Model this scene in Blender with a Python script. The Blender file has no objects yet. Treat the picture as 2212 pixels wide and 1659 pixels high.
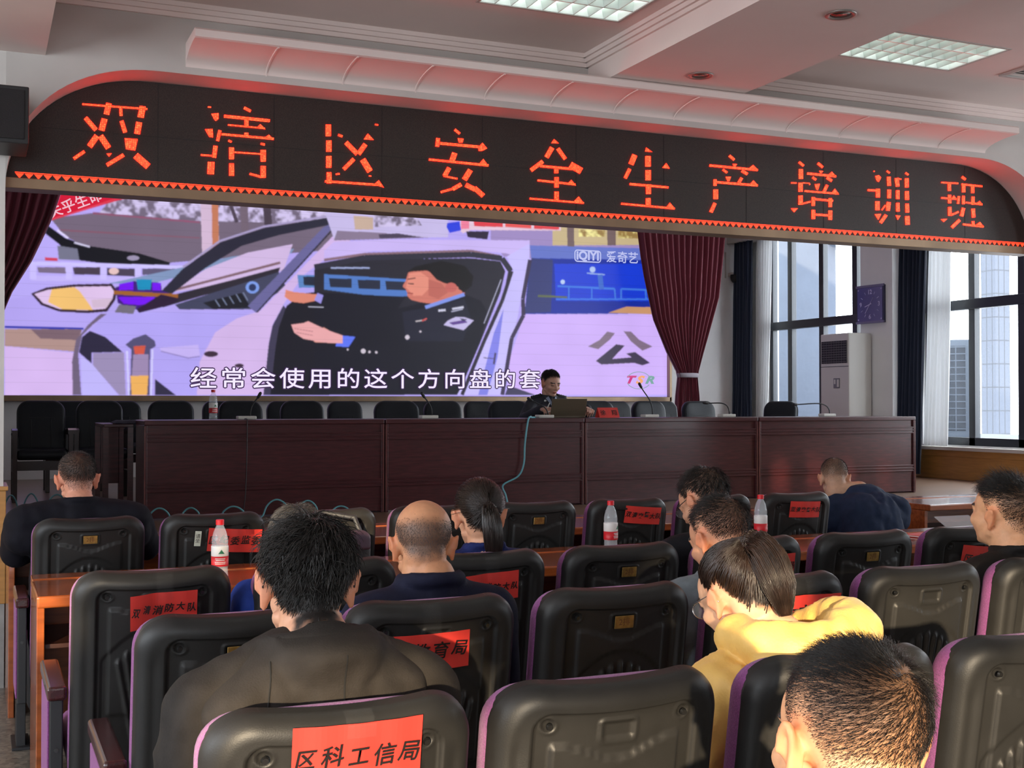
import bpy, bmesh, math, random
import numpy as np
from mathutils import Vector, Matrix, Euler, noise
from mathutils.bvhtree import BVHTree

S = bpy.context.scene
COL = S.collection
R = math.radians
PI = math.pi

# ---------------------------------------------------------------- camera
cam_data = bpy.data.cameras.new('camera')
cam_data.sensor_width = 36.0
cam_data.lens = 2640.0 / 2212.0 * 36.0
cam_data.clip_start = 0.05
cam_data.clip_end = 300
cam = bpy.data.objects.new('camera', cam_data)
COL.objects.link(cam)
cam.location = (0, 0, 1.42)
cam.rotation_euler = (R(90.92), 0, R(-23.65))
S.camera = cam

# ---------------------------------------------------------------- view, world, sun
S.view_settings.view_transform = 'Standard'
S.view_settings.look = 'None'
S.view_settings.gamma = 1.0
S.view_settings.use_curve_mapping = False
S.view_settings.exposure = 0.0
S.cycles.use_denoising = True
try:
    S.cycles.denoiser = 'OPENIMAGEDENOISE'
except Exception:
    pass
S.cycles.max_bounces = 8
S.cycles.diffuse_bounces = 4
S.cycles.glossy_bounces = 3
S.cycles.transmission_bounces = 6
S.cycles.transparent_max_bounces = 8
S.cycles.sample_clamp_indirect = 4.0
S.cycles.caustics_reflective = False
S.cycles.caustics_refractive = False

world = bpy.data.worlds.new('world')
S.world = world
world.use_nodes = True
bg = world.node_tree.nodes['Background']
bg.inputs['Color'].default_value = (0.86, 0.93, 1.0, 1)
bg.inputs['Strength'].default_value = SKY = 11.0

sun_data = bpy.data.lights.new('sun', 'SUN')
sun_data.energy = 10.5
sun_data.color = (1.0, 0.79, 0.52)
sun_data.angle = R(0.8)
sun = bpy.data.objects.new('sun', sun_data)
COL.objects.link(sun)
SUN_DIR = Vector((0.45, 1.0, -0.19)).normalized()     # the way the light travels
sun.rotation_euler = SUN_DIR.to_track_quat('-Z', 'Y').to_euler()
sun.location = (-2, -12, 5)

# daylight comes in through the window openings: portals guide the sampling of the sky
def portal(loc, rot, sx, sy):
    d = bpy.data.lights.new('window_daylight', 'AREA')
    d.shape = 'RECTANGLE'; d.size = sx; d.size_y = sy
    d.cycles.is_portal = True
    o = bpy.data.objects.new('window_daylight', d)
    COL.objects.link(o); o.location = loc; o.rotation_euler = rot
    return o
portal((10.12, 12.95, 2.5), (0, R(90), 0), 2.6, 2.5)
portal((10.12, 9.6, 2.4), (0, R(90), 0), 2.8, 2.9)

# ---------------------------------------------------------------- materials
MATS = {}
def sl(c):
    """sRGB 0-255 -> linear"""
    o = []
    for v in c:
        v = v / 255.0
        o.append(v / 12.92 if v <= 0.04045 else ((v + 0.055) / 1.055) ** 2.4)
    return tuple(o)

def mat(name, col, rough=0.5, metal=0.0, spec=0.5, var=0.0, vscale=8.0, bump=0.0, bscale=60.0,
        emit=0.0, ecol=None, coat=0.0, trans=0.0, alpha=1.0, stretch=(1, 1, 1), attr=None, sheen=0.0, detail=4, col2=None, sss=0.0):
    if name in MATS:
        return MATS[name]
    m = bpy.data.materials.new(name)
    m.use_nodes = True
    nt = m.node_tree
    b = nt.nodes['Principled BSDF']
    b.inputs['Base Color'].default_value = (*col, 1)
    b.inputs['Roughness'].default_value = rough
    b.inputs['Metallic'].default_value = metal
    b.inputs['Specular IOR Level'].default_value = spec
    b.inputs['Coat Weight'].default_value = coat
    b.inputs['Coat Roughness'].default_value = 0.12
    b.inputs['Transmission Weight'].default_value = trans
    b.inputs['Alpha'].default_value = alpha
    b.inputs['Sheen Weight'].default_value = sheen
    if sss:
        b.inputs['Subsurface Weight'].default_value = sss
        b.inputs['Subsurface Radius'].default_value = (0.012, 0.005, 0.003)
        b.inputs['Subsurface Scale'].default_value = 0.6
    if emit:
        b.inputs['Emission Color'].default_value = (*(ecol or col), 1)
        b.inputs['Emission Strength'].default_value = emit
    tc = nt.nodes.new('ShaderNodeTexCoord')
    src = None
    if attr:
        a = nt.nodes.new('ShaderNodeAttribute'); a.attribute_name = attr
        src = a.outputs['Color']
        nt.links.new(src, b.inputs['Base Color'])
    if var or bump:
        mp = nt.nodes.new('ShaderNodeMapping')
        mp.inputs['Scale'].default_value = stretch
        nt.links.new(tc.outputs['Object'], mp.inputs['Vector'])
    if var:
        n = nt.nodes.new('ShaderNodeTexNoise')
        n.inputs['Scale'].default_value = vscale
        n.inputs['Detail'].default_value = detail
        nt.links.new(mp.outputs[0], n.inputs['Vector'])
        if attr:
            mx = nt.nodes.new('ShaderNodeMix'); mx.data_type = 'RGBA'; mx.blend_type = 'MULTIPLY'
            mx.inputs[0].default_value = 1.0
            rp = nt.nodes.new('ShaderNodeMapRange')
            rp.inputs[1].default_value = 0.3; rp.inputs[2].default_value = 0.7
            rp.inputs[3].default_value = 1 - var; rp.inputs[4].default_value = 1 + var
            nt.links.new(n.outputs['Fac'], rp.inputs[0])
            nt.links.new(src, mx.inputs[6]); nt.links.new(rp.outputs[0], mx.inputs[7])
            nt.links.new(mx.outputs[2], b.inputs['Base Color'])
        else:
            cr = nt.nodes.new('ShaderNodeValToRGB')
            cr.color_ramp.elements[0].position = 0.3
            cr.color_ramp.elements[1].position = 0.7
            c2 = col2 or tuple(min(1, c * (1 + var)) for c in col)
            cr.color_ramp.elements[0].color = (*[c * (1 - var) for c in col], 1)
            cr.color_ramp.elements[1].color = (*c2, 1)
            nt.links.new(n.outputs['Fac'], cr.inputs[0])
            nt.links.new(cr.outputs[0], b.inputs['Base Color'])
    if bump:
        n2 = nt.nodes.new('ShaderNodeTexNoise')
        n2.inputs['Scale'].default_value = bscale
        n2.inputs['Detail'].default_value = 3
        nt.links.new(mp.outputs[0], n2.inputs['Vector'])
        bp = nt.nodes.new('ShaderNodeBump')
        bp.inputs['Strength'].default_value = bump
        bp.inputs['Distance'].default_value = 0.01
        nt.links.new(n2.outputs['Fac'], bp.inputs['Height'])
        nt.links.new(bp.outputs[0], b.inputs['Normal'])
    MATS[name] = m
    return m

def emat(name, col, strength, attr=None, sample=True):
    """a surface that gives off light (screens and lamps)"""
    if name in MATS:
        return MATS[name]
    m = bpy.data.materials.new(name); m.use_nodes = True
    nt = m.node_tree
    b = nt.nodes['Principled BSDF']
    b.inputs['Base Color'].default_value = (0.01, 0.01, 0.01, 1)
    b.inputs['Roughness'].default_value = 0.5
    b.inputs['Emission Color'].default_value = (*col, 1)
    b.inputs['Emission Strength'].default_value = strength
    if attr:
        a = nt.nodes.new('ShaderNodeAttribute'); a.attribute_name = attr
        nt.links.new(a.outputs['Color'], b.inputs['Emission Color'])
    if not sample:
        m.cycles.emission_sampling = 'NONE'
    MATS[name] = m
    return m

# ---------------------------------------------------------------- object helpers
def props(o, label=None, cat=None, group=None, kind=None):
    if label: o['label'] = label
    if cat: o['category'] = cat
    if group: o['group'] = group
    if kind: o['kind'] = kind
    return o

def thing(name, label, cat, loc=(0, 0, 0), rz=0.0, group=None):
    o = bpy.data.objects.new(name, None)
    o.empty_display_size = 0.1
    COL.objects.link(o)
    o.location = loc; o.rotation_euler = (0, 0, rz)
    return props(o, label, cat, group)

def link_mesh(name, me, m=None, parent=None, smooth=False):
    if m is not None and not me.materials:
        for q in (m if isinstance(m, (list, tuple)) else [m]):
            me.materials.append(q)
    if smooth:
        me.polygons.foreach_set('use_smooth', [True] * len(me.polygons))
    o = bpy.data.objects.new(name, me)
    COL.objects.link(o)
    if parent is not None:
        o.parent = parent
    return o

def dup(root, loc=None, rz=None, label=None, group=None):
    r = root.copy(); COL.objects.link(r)
    if loc is not None: r.location = loc
    if rz is not None: r.rotation_euler = (0, 0, rz)
    if label: r['label'] = label
    if group: r['group'] = group
    for ch in list(root.children):
        c = ch.copy(); COL.objects.link(c); c.parent = r
        for g in list(ch.children):
            d = g.copy(); COL.objects.link(d); d.parent = c
    return r

class MB:
    """collects shapes into one mesh"""
    def __init__(s):
        s.v = []; s.f = []; s.mi = []
    def add(s, vs, fs, mi=0):
        k = len(s.v)
        s.v += [tuple(v) for v in vs]
        s.f += [tuple(i + k for i in f) for f in fs]
        s.mi += [mi] * len(fs)
        return s
    def box(s, x0, x1, y0, y1, z0, z1, mi=0, M=None):
        vs = [Vector((x, y, z)) for x in (x0, x1) for y in (y0, y1) for z in (z0, z1)]
        if M is not None: vs = [M @ v for v in vs]
        return s.add(vs, [(0, 1, 3, 2), (4, 6, 7, 5), (0, 4, 5, 1), (2, 3, 7, 6), (0, 2, 6, 4), (1, 5, 7, 3)], mi)
    def cyl(s, p0, p1, r0, r1=None, n=16, mi=0, caps=True):
        p0 = Vector(p0); p1 = Vector(p1); r1 = r0 if r1 is None else r1
        d = (p1 - p0).normalized()
        a = d.orthogonal().normalized(); b = d.cross(a)
        vs = []
        for p, r in ((p0, r0), (p1, r1)):
            for i in range(n):
                t = 2 * PI * i / n
                vs.append(p + (a * math.cos(t) + b * math.sin(t)) * r)
        fs = [(i, (i + 1) % n, n + (i + 1) % n, n + i) for i in range(n)]
        if caps:
            fs += [tuple(range(n))[::-1], tuple(range(n, 2 * n))]
        return s.add(vs, fs, mi)
    def tube(s, pts, r, n=8, mi=0, caps=True):
        pts = [Vector(p) for p in pts]
        rs = r if isinstance(r, (list, tuple)) else [r] * len(pts)
        vs = []; up = None
        for i, p in enumerate(pts):
            d = (pts[min(i + 1, len(pts) - 1)] - pts[max(i - 1, 0)])
            d = d.normalized() if d.length > 1e-9 else Vector((0, 0, 1))
            if up is None:
                a = d.orthogonal().normalized()
            else:
                a = (up - d * up.dot(d))
                a = a.normalized() if a.length > 1e-6 else d.orthogonal().normalized()
            up = a; b = d.cross(a)
            for k in range(n):
                t = 2 * PI * k / n
                vs.append(p + (a * math.cos(t) + b * math.sin(t)) * rs[i])
        fs = []
        for i in range(len(pts) - 1):
            for k in range(n):
                fs.append((i * n + k, i * n + (k + 1) % n, (i + 1) * n + (k + 1) % n, (i + 1) * n + k))
        if caps:
            fs += [tuple(range(n))[::-1], tuple(range((len(pts) - 1) * n, len(pts) * n))]
        return s.add(vs, fs, mi)
    def lathe(s, prof, c=(0, 0, 0), n=24, mi=0, axis='z'):
        vs = []
        for r, z in prof:
            for k in range(n):
                t = 2 * PI * k / n
                if axis == 'z':
                    vs.append((c[0] + r * math.cos(t), c[1] + r * math.sin(t), c[2] + z))
                else:
                    vs.append((c[0] + r * math.cos(t), c[1] + z, c[2] + r * math.sin(t)))
        fs = []
        for i in range(len(prof) - 1):
            for k in range(n):
                fs.append((i * n + k, i * n + (k + 1) % n, (i + 1) * n + (k + 1) % n, (i + 1) * n + k))
        if prof[0][0] > 1e-6: fs.append(tuple(range(n))[::-1])
        if prof[-1][0] > 1e-6: fs.append(tuple(range((len(prof) - 1) * n, len(prof) * n)))
        return s.add(vs, fs, mi)
    def grid(s, pts, mi=0, flip=False):
        nr = len(pts); nc = len(pts[0])
        fs = []
        for i in range(nr - 1):
            for k in range(nc - 1):
                q = (i * nc + k, i * nc + k + 1, (i + 1) * nc + k + 1, (i + 1) * nc + k)
                fs.append(q[::-1] if flip else q)
        return s.add([p for r in pts for p in r], fs, mi)
    def prism(s, poly, y0, y1, mi=0, plane='xz'):
        """polygon extruded along the third axis"""
        n = len(poly)
        if plane == 'xz':
            vs = [(x, y0, z) for x, z in poly] + [(x, y1, z) for x, z in poly]
        elif plane == 'yz':
            vs = [(y0, a, b) for a, b in poly] + [(y1, a, b) for a, b in poly]
        else:
            vs = [(a, b, y0) for a, b in poly] + [(a, b, y1) for a, b in poly]
        fs = [(i, (i + 1) % n, n + (i + 1) % n, n + i) for i in range(n)]
        fs += [tuple(range(n))[::-1], tuple(range(n, 2 * n))]
        return s.add(vs, fs, mi)
    def mesh(s, name, fixn=True, tri=False):
        me = bpy.data.meshes.new(name)
        me.from_pydata(s.v, [], s.f)
        me.polygons.foreach_set('material_index', s.mi)
        if fixn:
            bm = bmesh.new(); bm.from_mesh(me)
            if tri: bmesh.ops.triangulate(bm, faces=[f for f in bm.faces if len(f.verts) > 4])
            bmesh.ops.recalc_face_normals(bm, faces=bm.faces)
            bm.to_mesh(me); bm.free()
        me.update()
        return me
    def build(s, name, m, parent=None, smooth=False, bevel=0.0, bseg=2, auto=None, fixn=True):
        me = s.mesh(name, fixn)
        if bevel:
            bm = bmesh.new(); bm.from_mesh(me)
            ed = [e for e in bm.edges if len(e.link_faces) == 2 and e.calc_face_angle(0) > 0.6]
            bmesh.ops.bevel(bm, geom=ed, offset=bevel, segments=bseg, affect='EDGES', profile=0.5, clamp_overlap=True)
            bm.to_mesh(me); bm.free()
        o = link_mesh(name, me, m, parent, smooth)
        if auto is not None:
            try:
                me.set_sharp_from_angle(angle=R(auto))
                me.polygons.foreach_set('use_smooth', [True] * len(me.polygons))
            except Exception:
                pass
        return o

def text_mesh(txt, size=0.1, shear=0.0, bold=0.0, depth=0.0, space=1.0, align='CENTER'):
    c = bpy.data.curves.new('lettering', 'FONT')
    c.body = txt; c.size = size; c.shear = shear; c.offset = bold
    c.extrude = depth; c.space_character = space
    c.align_x = align; c.align_y = 'CENTER'
    c.resolution_u = 3
    o = bpy.data.objects.new('lettering', c); COL.objects.link(o)
    dg = bpy.context.evaluated_depsgraph_get()
    me = bpy.data.meshes.new_from_object(o.evaluated_get(dg))
    bpy.data.objects.remove(o); bpy.data.curves.remove(c)
    me.materials.clear()
    return me

def text_part(name, txt, m, parent, M, size=0.1, **k):
    me = text_mesh(txt, size, **k)
    me.transform(M)
    return link_mesh(name, me, m, parent)
# ================================================================ the room
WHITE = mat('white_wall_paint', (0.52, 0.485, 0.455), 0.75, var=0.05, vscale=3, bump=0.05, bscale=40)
WHITE_LIT = mat('white_wall_paint_lit', (0.80, 0.79, 0.79), 0.75, var=0.03, vscale=3, bump=0.05, bscale=40)  # same wall paint made brighter to stand in for light on stage
CEIL = mat('ceiling_paint', (0.80, 0.68, 0.635), 0.8, var=0.03, vscale=2)
DADO = mat('varnished_yellow_wood', (0.42, 0.20, 0.045), 0.4, var=0.12, vscale=6, stretch=(1, 1, 8), coat=0.2)
MARBLE = mat('grey_marble', (0.30, 0.29, 0.28), 0.3, var=0.25, vscale=5)
STEEL = mat('brushed_bronze_steel', (0.34, 0.235, 0.15), 0.42, metal=0.6, var=0.25, vscale=3, stretch=(1, 1, 0.2))
FRAME = mat('dark_window_frame', (0.018, 0.022, 0.03), 0.4)
BLACKM = mat('matt_black', (0.012, 0.012, 0.013), 0.6)

def terrazzo():
    m = bpy.data.materials.new('terrazzo'); m.use_nodes = True
    nt = m.node_tree; b = nt.nodes['Principled BSDF']
    b.inputs['Roughness'].default_value = 0.35
    tc = nt.nodes.new('ShaderNodeTexCoord')
    v = nt.nodes.new('ShaderNodeTexVoronoi'); v.inputs['Scale'].default_value = 55
    nt.links.new(tc.outputs['Object'], v.inputs['Vector'])
    cr = nt.nodes.new('ShaderNodeValToRGB')
    cr.color_ramp.elements[0].color = (0.05, 0.045, 0.04, 1)
    cr.color_ramp.elements[1].color = (0.26, 0.23, 0.19, 1)
    nt.links.new(v.outputs['Color'], cr.inputs[0]); nt.links.new(cr.outputs[0], b.inputs['Base Color'])
    return m

def plank_floor():
    m = bpy.data.materials.new('stage_planks'); m.use_nodes = True
    nt = m.node_tree; b = nt.nodes['Principled BSDF']
    b.inputs['Roughness'].default_value = 0.28
    tc = nt.nodes.new('ShaderNodeTexCoord')
    br = nt.nodes.new('ShaderNodeTexBrick')
    br.inputs['Scale'].default_value = 1.0
    br.inputs['Brick Width'].default_value = 1.2; br.inputs['Row Height'].default_value = 0.09
    br.inputs['Mortar Size'].default_value = 0.003
    br.inputs['Color1'].default_value = (0.17, 0.10, 0.065, 1)
    br.inputs['Color2'].default_value = (0.21, 0.13, 0.085, 1)
    br.inputs['Mortar'].default_value = (0.04, 0.025, 0.02, 1)
    nt.links.new(tc.outputs['Object'], br.inputs['Vector'])
    nt.links.new(br.outputs['Color'], b.inputs['Base Color'])
    return m

def st(o, label=None):
    o['kind'] = 'structure'
    if label: o['label'] = label
    return o

def plate(name, m, x0, x1, y0, y1, c0, c1, holes, axis='z'):
    """a slab with rectangular holes; (x,y) are the slab's own two axes, c its thickness axis"""
    xs = sorted({x0, x1} | {h[0] for h in holes} | {h[1] for h in holes})
    ys = sorted({y0, y1} | {h[2] for h in holes} | {h[3] for h in holes})
    b = MB()
    def inh(x, y): return any(h[0] < x < h[1] and h[2] < y < h[3] for h in holes)
    for i in range(len(xs) - 1):
        for k in range(len(ys) - 1):
            if inh((xs[i] + xs[i + 1]) / 2, (ys[k] + ys[k + 1]) / 2): continue
            if axis == 'z': b.box(xs[i], xs[i + 1], ys[k], ys[k + 1], c0, c1)
            elif axis == 'x': b.box(c0, c1, xs[i], xs[i + 1], ys[k], ys[k + 1])
            else: b.box(xs[i], xs[i + 1], c0, c1, ys[k], ys[k + 1])
    me = b.mesh(name, fixn=False)
    bm = bmesh.new(); bm.from_mesh(me)
    bmesh.ops.remove_doubles(bm, verts=bm.verts, dist=1e-5)
    seen = {}
    for f in bm.faces:
        k = tuple(sorted(v.index for v in f.verts)); seen.setdefault(k, []).append(f)
    bmesh.ops.delete(bm, geom=[f for v in seen.values() if len(v) > 1 for f in v], context='FACES_ONLY')
    bm.to_mesh(me); bm.free()
    return link_mesh(name, me, m)

XL, XR, YB, YF, ZC = -4.6, 10.0, -4.0, 6.65, 3.55
ZS = 0.576                      # stage floor
st(MB().box(XL, XR + .2, YB, 7.3, -0.1, 0.0).build('floor', terrazzo()), 'speckled terrazzo floor of the hall')
st(MB().box(XL, XR, 7.3, 14.62, 0.0, ZS).build('floor_stage', plank_floor()), 'raised stage with brown plank floor')

LAMPS = [(4.80, 5.67, 5.50, 6.00), (2.42, 3.26, 5.44, 5.97), (4.80, 5.67, 2.6, 3.1), (2.42, 3.26, 2.6, 3.13), (0.9, 1.75, 2.6, 3.13),
         (4.80, 5.67, -0.6, -0.1), (0.9, 1.75, -0.6, -0.1), (7.2, 8.05, 2.6, 3.1)]
DOWN = [(3.885, 6.11), (3.912, 4.87)]
VENT = (6.08, 6.9, 5.62, 5.93)
st(plate('ceiling', CEIL, XL, XR + .2, YB, YF, ZC, ZC + 0.14, LAMPS + [VENT]), 'pale ceiling of the hall')
# two dropped beams running towards the stage
d = .055
st(plate('ceiling_beam', CEIL, 3.42, 4.36, YB, YF, 3.35, ZC, [(x - d, x + d, y - d, y + d) for x, y in DOWN]), 'wide dropped ceiling beam with downlights')
st(MB().box(-0.65, 0.31, YB, YF, 3.2, ZC).build('ceiling_beam', CEIL), 'dropped ceiling beam above the black loudspeaker')
# crown mouldings
def crown(name, segs):
    b = MB()
    for (ax, a0, a1, p, sgn, z) in segs:
        for k, (dz, w) in enumerate(((0.00, .05), (.025, .035), (.05, .018))):
            lo, hi = z - dz - .025, z - dz
            if ax == 'x': b.box(a0, a1, min(p, p + sgn * w), max(p, p + sgn * w), lo, hi)
            else: b.box(min(p, p + sgn * w), max(p, p + sgn * w), a0, a1, lo, hi)
    return st(b.build(name, CEIL))
crown('trim_1', [('x', 0.31, 3.42, YF, -1, ZC), ('x', 4.36, XR, YF, -1, ZC)])
crown('trim_2', [('y', YB, YF, 3.42, -1, ZC), ('y', YB, YF, 4.36, 1, ZC), ('y', YB, YF, .31, 1, ZC)])

# side, rear and back walls
st(MB().box(XL, XR + .2, 14.62, 14.8, 0, 4.6).build('wall_back', WHITE_LIT), 'white wall behind the stage')
st(MB().box(XL - .15, XL, 7.2, 14.8, 0, 4.6).build('wall_left_stage', WHITE_LIT))
st(MB().box(XL, XR + .2, 6.9, 14.8, 4.45, 4.6).build('ceiling_stage', CEIL))
LW = [(-1.6, 0.4, 1.0, 3.2), (1.0, 3.2, 1.0, 3.2), (3.7, 4.9, 1.0, 3.2)]
st(plate('wall_left', WHITE, YB, 7.2, 0, ZC + .14, XL - .15, XL, LW, 'x'))
W1 = (11.98, 14.05, .98, 3.9); W2 = (8.2, 11.02, .955, 3.75)
RW = [W1, W2, (7.05, 8.05, .95, 3.75), (1.0, 2.4, .95, 2.9), (4.4, 5.8, .95, 2.9)]  # the narrow opening past the end window is unseen, added to brighten the stage
st(plate('wall_right', WHITE_LIT, YB, 14.8, 0, 4.6, XR, XR + .2, RW, 'x'), 'white side wall with tall windows beside the stage')
REAR_SUN_GAPS = [(-3.76, -3.58, 2.2, 2.455), (-3.52, -3.40, 2.2, 2.455), (-3.34, -3.15, 2.2, 2.455), (-3.15, -2.86, 2.385, 2.455), (-3.10, -2.93, 2.50, 2.70), (-2.86, -2.48, 2.40, 2.80), (-2.45, -1.95, .6, 2.17), (-1.95, -1.42, .6, 2.055), (-1.42, -.98, .6, 2.34), (-.98, -.78, .6, 2.06), (-.78, -.10, .6, 2.23),
        (.63, .77, 3.1, 3.42), (1.03, 1.15, 3.1, 3.46), (1.38, 1.50, 3.1, 3.40), (1.83, 1.93, 3.1, 3.42)]
st(plate('wall_rear', WHITE, XL - .15, XR + .2, 0, ZC + .14, YB - .15, YB, REAR_SUN_GAPS, 'y'))  # openings in this unseen wall are cut to shape the sun patches
for (a, b, c, d_) in LW:
    portal((XL - .1, (a + b) / 2, (c + d_) / 2), (0, R(-90), 0), d_ - c, b - a)
for (a, b, c, d_) in RW[2:]:
    portal((XR + .12, (a + b) / 2, (c + d_) / 2), (0, R(90), 0), d_ - c, b - a)
for (a, b, c, d_) in REAR_SUN_GAPS[6:11]:
    portal(((a + b) / 2, YB - .1, (c + d_) / 2), (R(90), 0, 0), b - a, d_ - c)
# wide pilaster between the two windows, holding the clock
st(MB().box(9.86, 10.02, 11.36, 11.93, ZS, 4.45).build('pillar', WHITE_LIT, bevel=.008), 'white pilaster between the stage windows')
# yellow dado below the second window and its white sill
st(MB().box(9.96, 10.0, 7.3, 11.36, ZS, .90).box(9.95, 10.0, 7.3, 11.36, .83, .90).build('trim_3', DADO, bevel=.004), 'yellow wooden dado below the stage window')
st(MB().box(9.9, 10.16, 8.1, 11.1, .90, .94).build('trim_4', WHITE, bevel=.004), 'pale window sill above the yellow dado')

# proscenium wall: one piece with a round-cornered opening
OX0, OX1, OZ = 0.125, 7.31, 3.18
YK = 6.95
RX, RZ = 0.75, 0.68
def arch_pts(x0, x1, zt, rx, rz, zlow, n=20, e=2.15):
    pts = [(x0, zlow)]
    for k in range(n + 1):
        t = PI / 2 * k / n
        pts.append((x0 + rx - rx * math.cos(t) ** (2 / e), zt - rz + rz * math.sin(t) ** (2 / e)))
    for k in range(n + 1):
        t = PI / 2 * (1 - k / n)
        pts.append((x1 - rx + rx * math.cos(t) ** (2 / e), zt - rz + rz * math.sin(t) ** (2 / e)))
    pts.append((x1, zlow))
    return pts
ap = arch_pts(OX0, OX1, OZ, RX, RZ, 0.0)
b = MB()
n = len(ap)
zt = 4.6
for y in (YF, YK):                                   # front and back faces, strip by strip
    for i in range(n - 1):
        (xa, za), (xb, zb) = ap[i], ap[i + 1]
        if abs(xb - xa) < 1e-6: continue
        b.add([(xa, y, za), (xb, y, zb), (xb, y, zt), (xa, y, zt)], [(0, 1, 2, 3)])
    b.add([(XL, y, 0), (OX0, y, 0), (OX0, y, zt), (XL, y, zt)], [(0, 1, 2, 3)])
    b.add([(OX1, y, 0), (XR + .2, y, 0), (XR + .2, y, zt), (OX1, y, zt)], [(0, 1, 2, 3)])
for i in range(n - 1):
    (xa, za), (xb, zb) = ap[i], ap[i + 1]
    b.add([(xa, YF, za), (xb, YF, zb), (xb, YK, zb), (xa, YK, za)], [(0, 1, 2, 3)])
b.add([(XL, YF, zt), (XR + .2, YF, zt), (XR + .2, YK, zt), (XL, YK, zt)], [(0, 1, 2, 3)])
me = b.mesh('wall_front', fixn=False)
bm = bmesh.new(); bm.from_mesh(me); bmesh.ops.remove_doubles(bm, verts=bm.verts, dist=1e-5)
bmesh.ops.recalc_face_normals(bm, faces=bm.faces); bm.to_mesh(me); bm.free()
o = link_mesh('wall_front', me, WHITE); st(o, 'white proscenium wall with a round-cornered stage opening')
try:
    me.set_sharp_from_angle(angle=R(40)); me.polygons.foreach_set('use_smooth', [True] * len(me.polygons))
except Exception:
    pass
st(MB().box(XL, OX0 + .012, YF - .025, YK + .02, .42, .985).box(XL, OX0 + .022, YF - .035, YK + .03, .985, 1.006).build('trim_5', DADO, bevel=.003), 'yellow wooden dado on the proscenium pier')
st(MB().box(XL, OX0 + .008, YF - .02, YK + .01, 0, .42).build('baseboard_front', MARBLE), 'grey marble base of the proscenium pier')
st(MB().box(OX1 - .012, XR, YF - .025, YK + .01, .42, 1.0).build('trim_6', DADO, bevel=.003))

# cove cornice above the opening: lip, concave underside and shallow ribs
def cove(t):      # t 0 at lip, 1 at the wall
    a = t * PI / 2
    return YF - .30 * (1 - math.sin(a)) , 3.293 - .075 * (1 - math.cos(a)) - .0 * t
b = MB()
cx0, cx1 = 1.01, 6.62
prof = [(YF, 3.345), (6.345, 3.345), (6.335, 3.335), (6.335, 3.298), (6.35, 3.293)] + [cove(k / 10) for k in range(0, 11)]
b.prism(prof, cx0, cx1, plane='yz')
nrib = 12
for i in range(1, nrib + 1):
    x = cx0 + (cx1 - cx0) * i / (nrib + 1)
    pr = [cove(k / 10) for k in range(11)]
    pr2 = [(y - .001, z - .005) for y, z in pr]
    b.prism(pr + pr2[::-1], x - .004, x + .004, plane='yz')
st(b.build('trim_7', CEIL, auto=30), 'long coved cornice above the stage opening')

# windows: dark frames with glass
GLASS = mat('clear_window_glass', (0.75, 0.85, 0.95), 0.03, spec=0.5, alpha=0.07)
def window(name, w, verts, zt, label):
    y0, y1, z0, z1 = w
    b = MB()
    x0, x1 = 10.05, 10.13
    b.box(x0, x1, y0, y0 + .07, z0, z1); b.box(x0, x1, y1 - .07, y1, z0, z1)
    b.box(x0, x1, y0, y1, z0, z0 + .09); b.box(x0, x1, y0, y1, z1 - .06, z1)
    b.box(x0 - .02, x1, y0, y1, zt - .055, zt + .055)
    for y in verts: b.box(x0, x1, y - .045, y + .045, z0, z1)
    o = st(b.build(name, FRAME, bevel=.004), label)
    g = MB().box(10.085, 10.092, y0 + .05, y1 - .05, z0 + .05, z1 - .05).build('pane', GLASS, o)
    return o
window('window_1', W1, (13.6, 12.93, 12.27), 2.48, 'tall dark-framed window behind the white air conditioner')
window('window_2', W2, (10.31, 9.61), 2.52, 'tall dark-framed window at the end of the stage')
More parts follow.
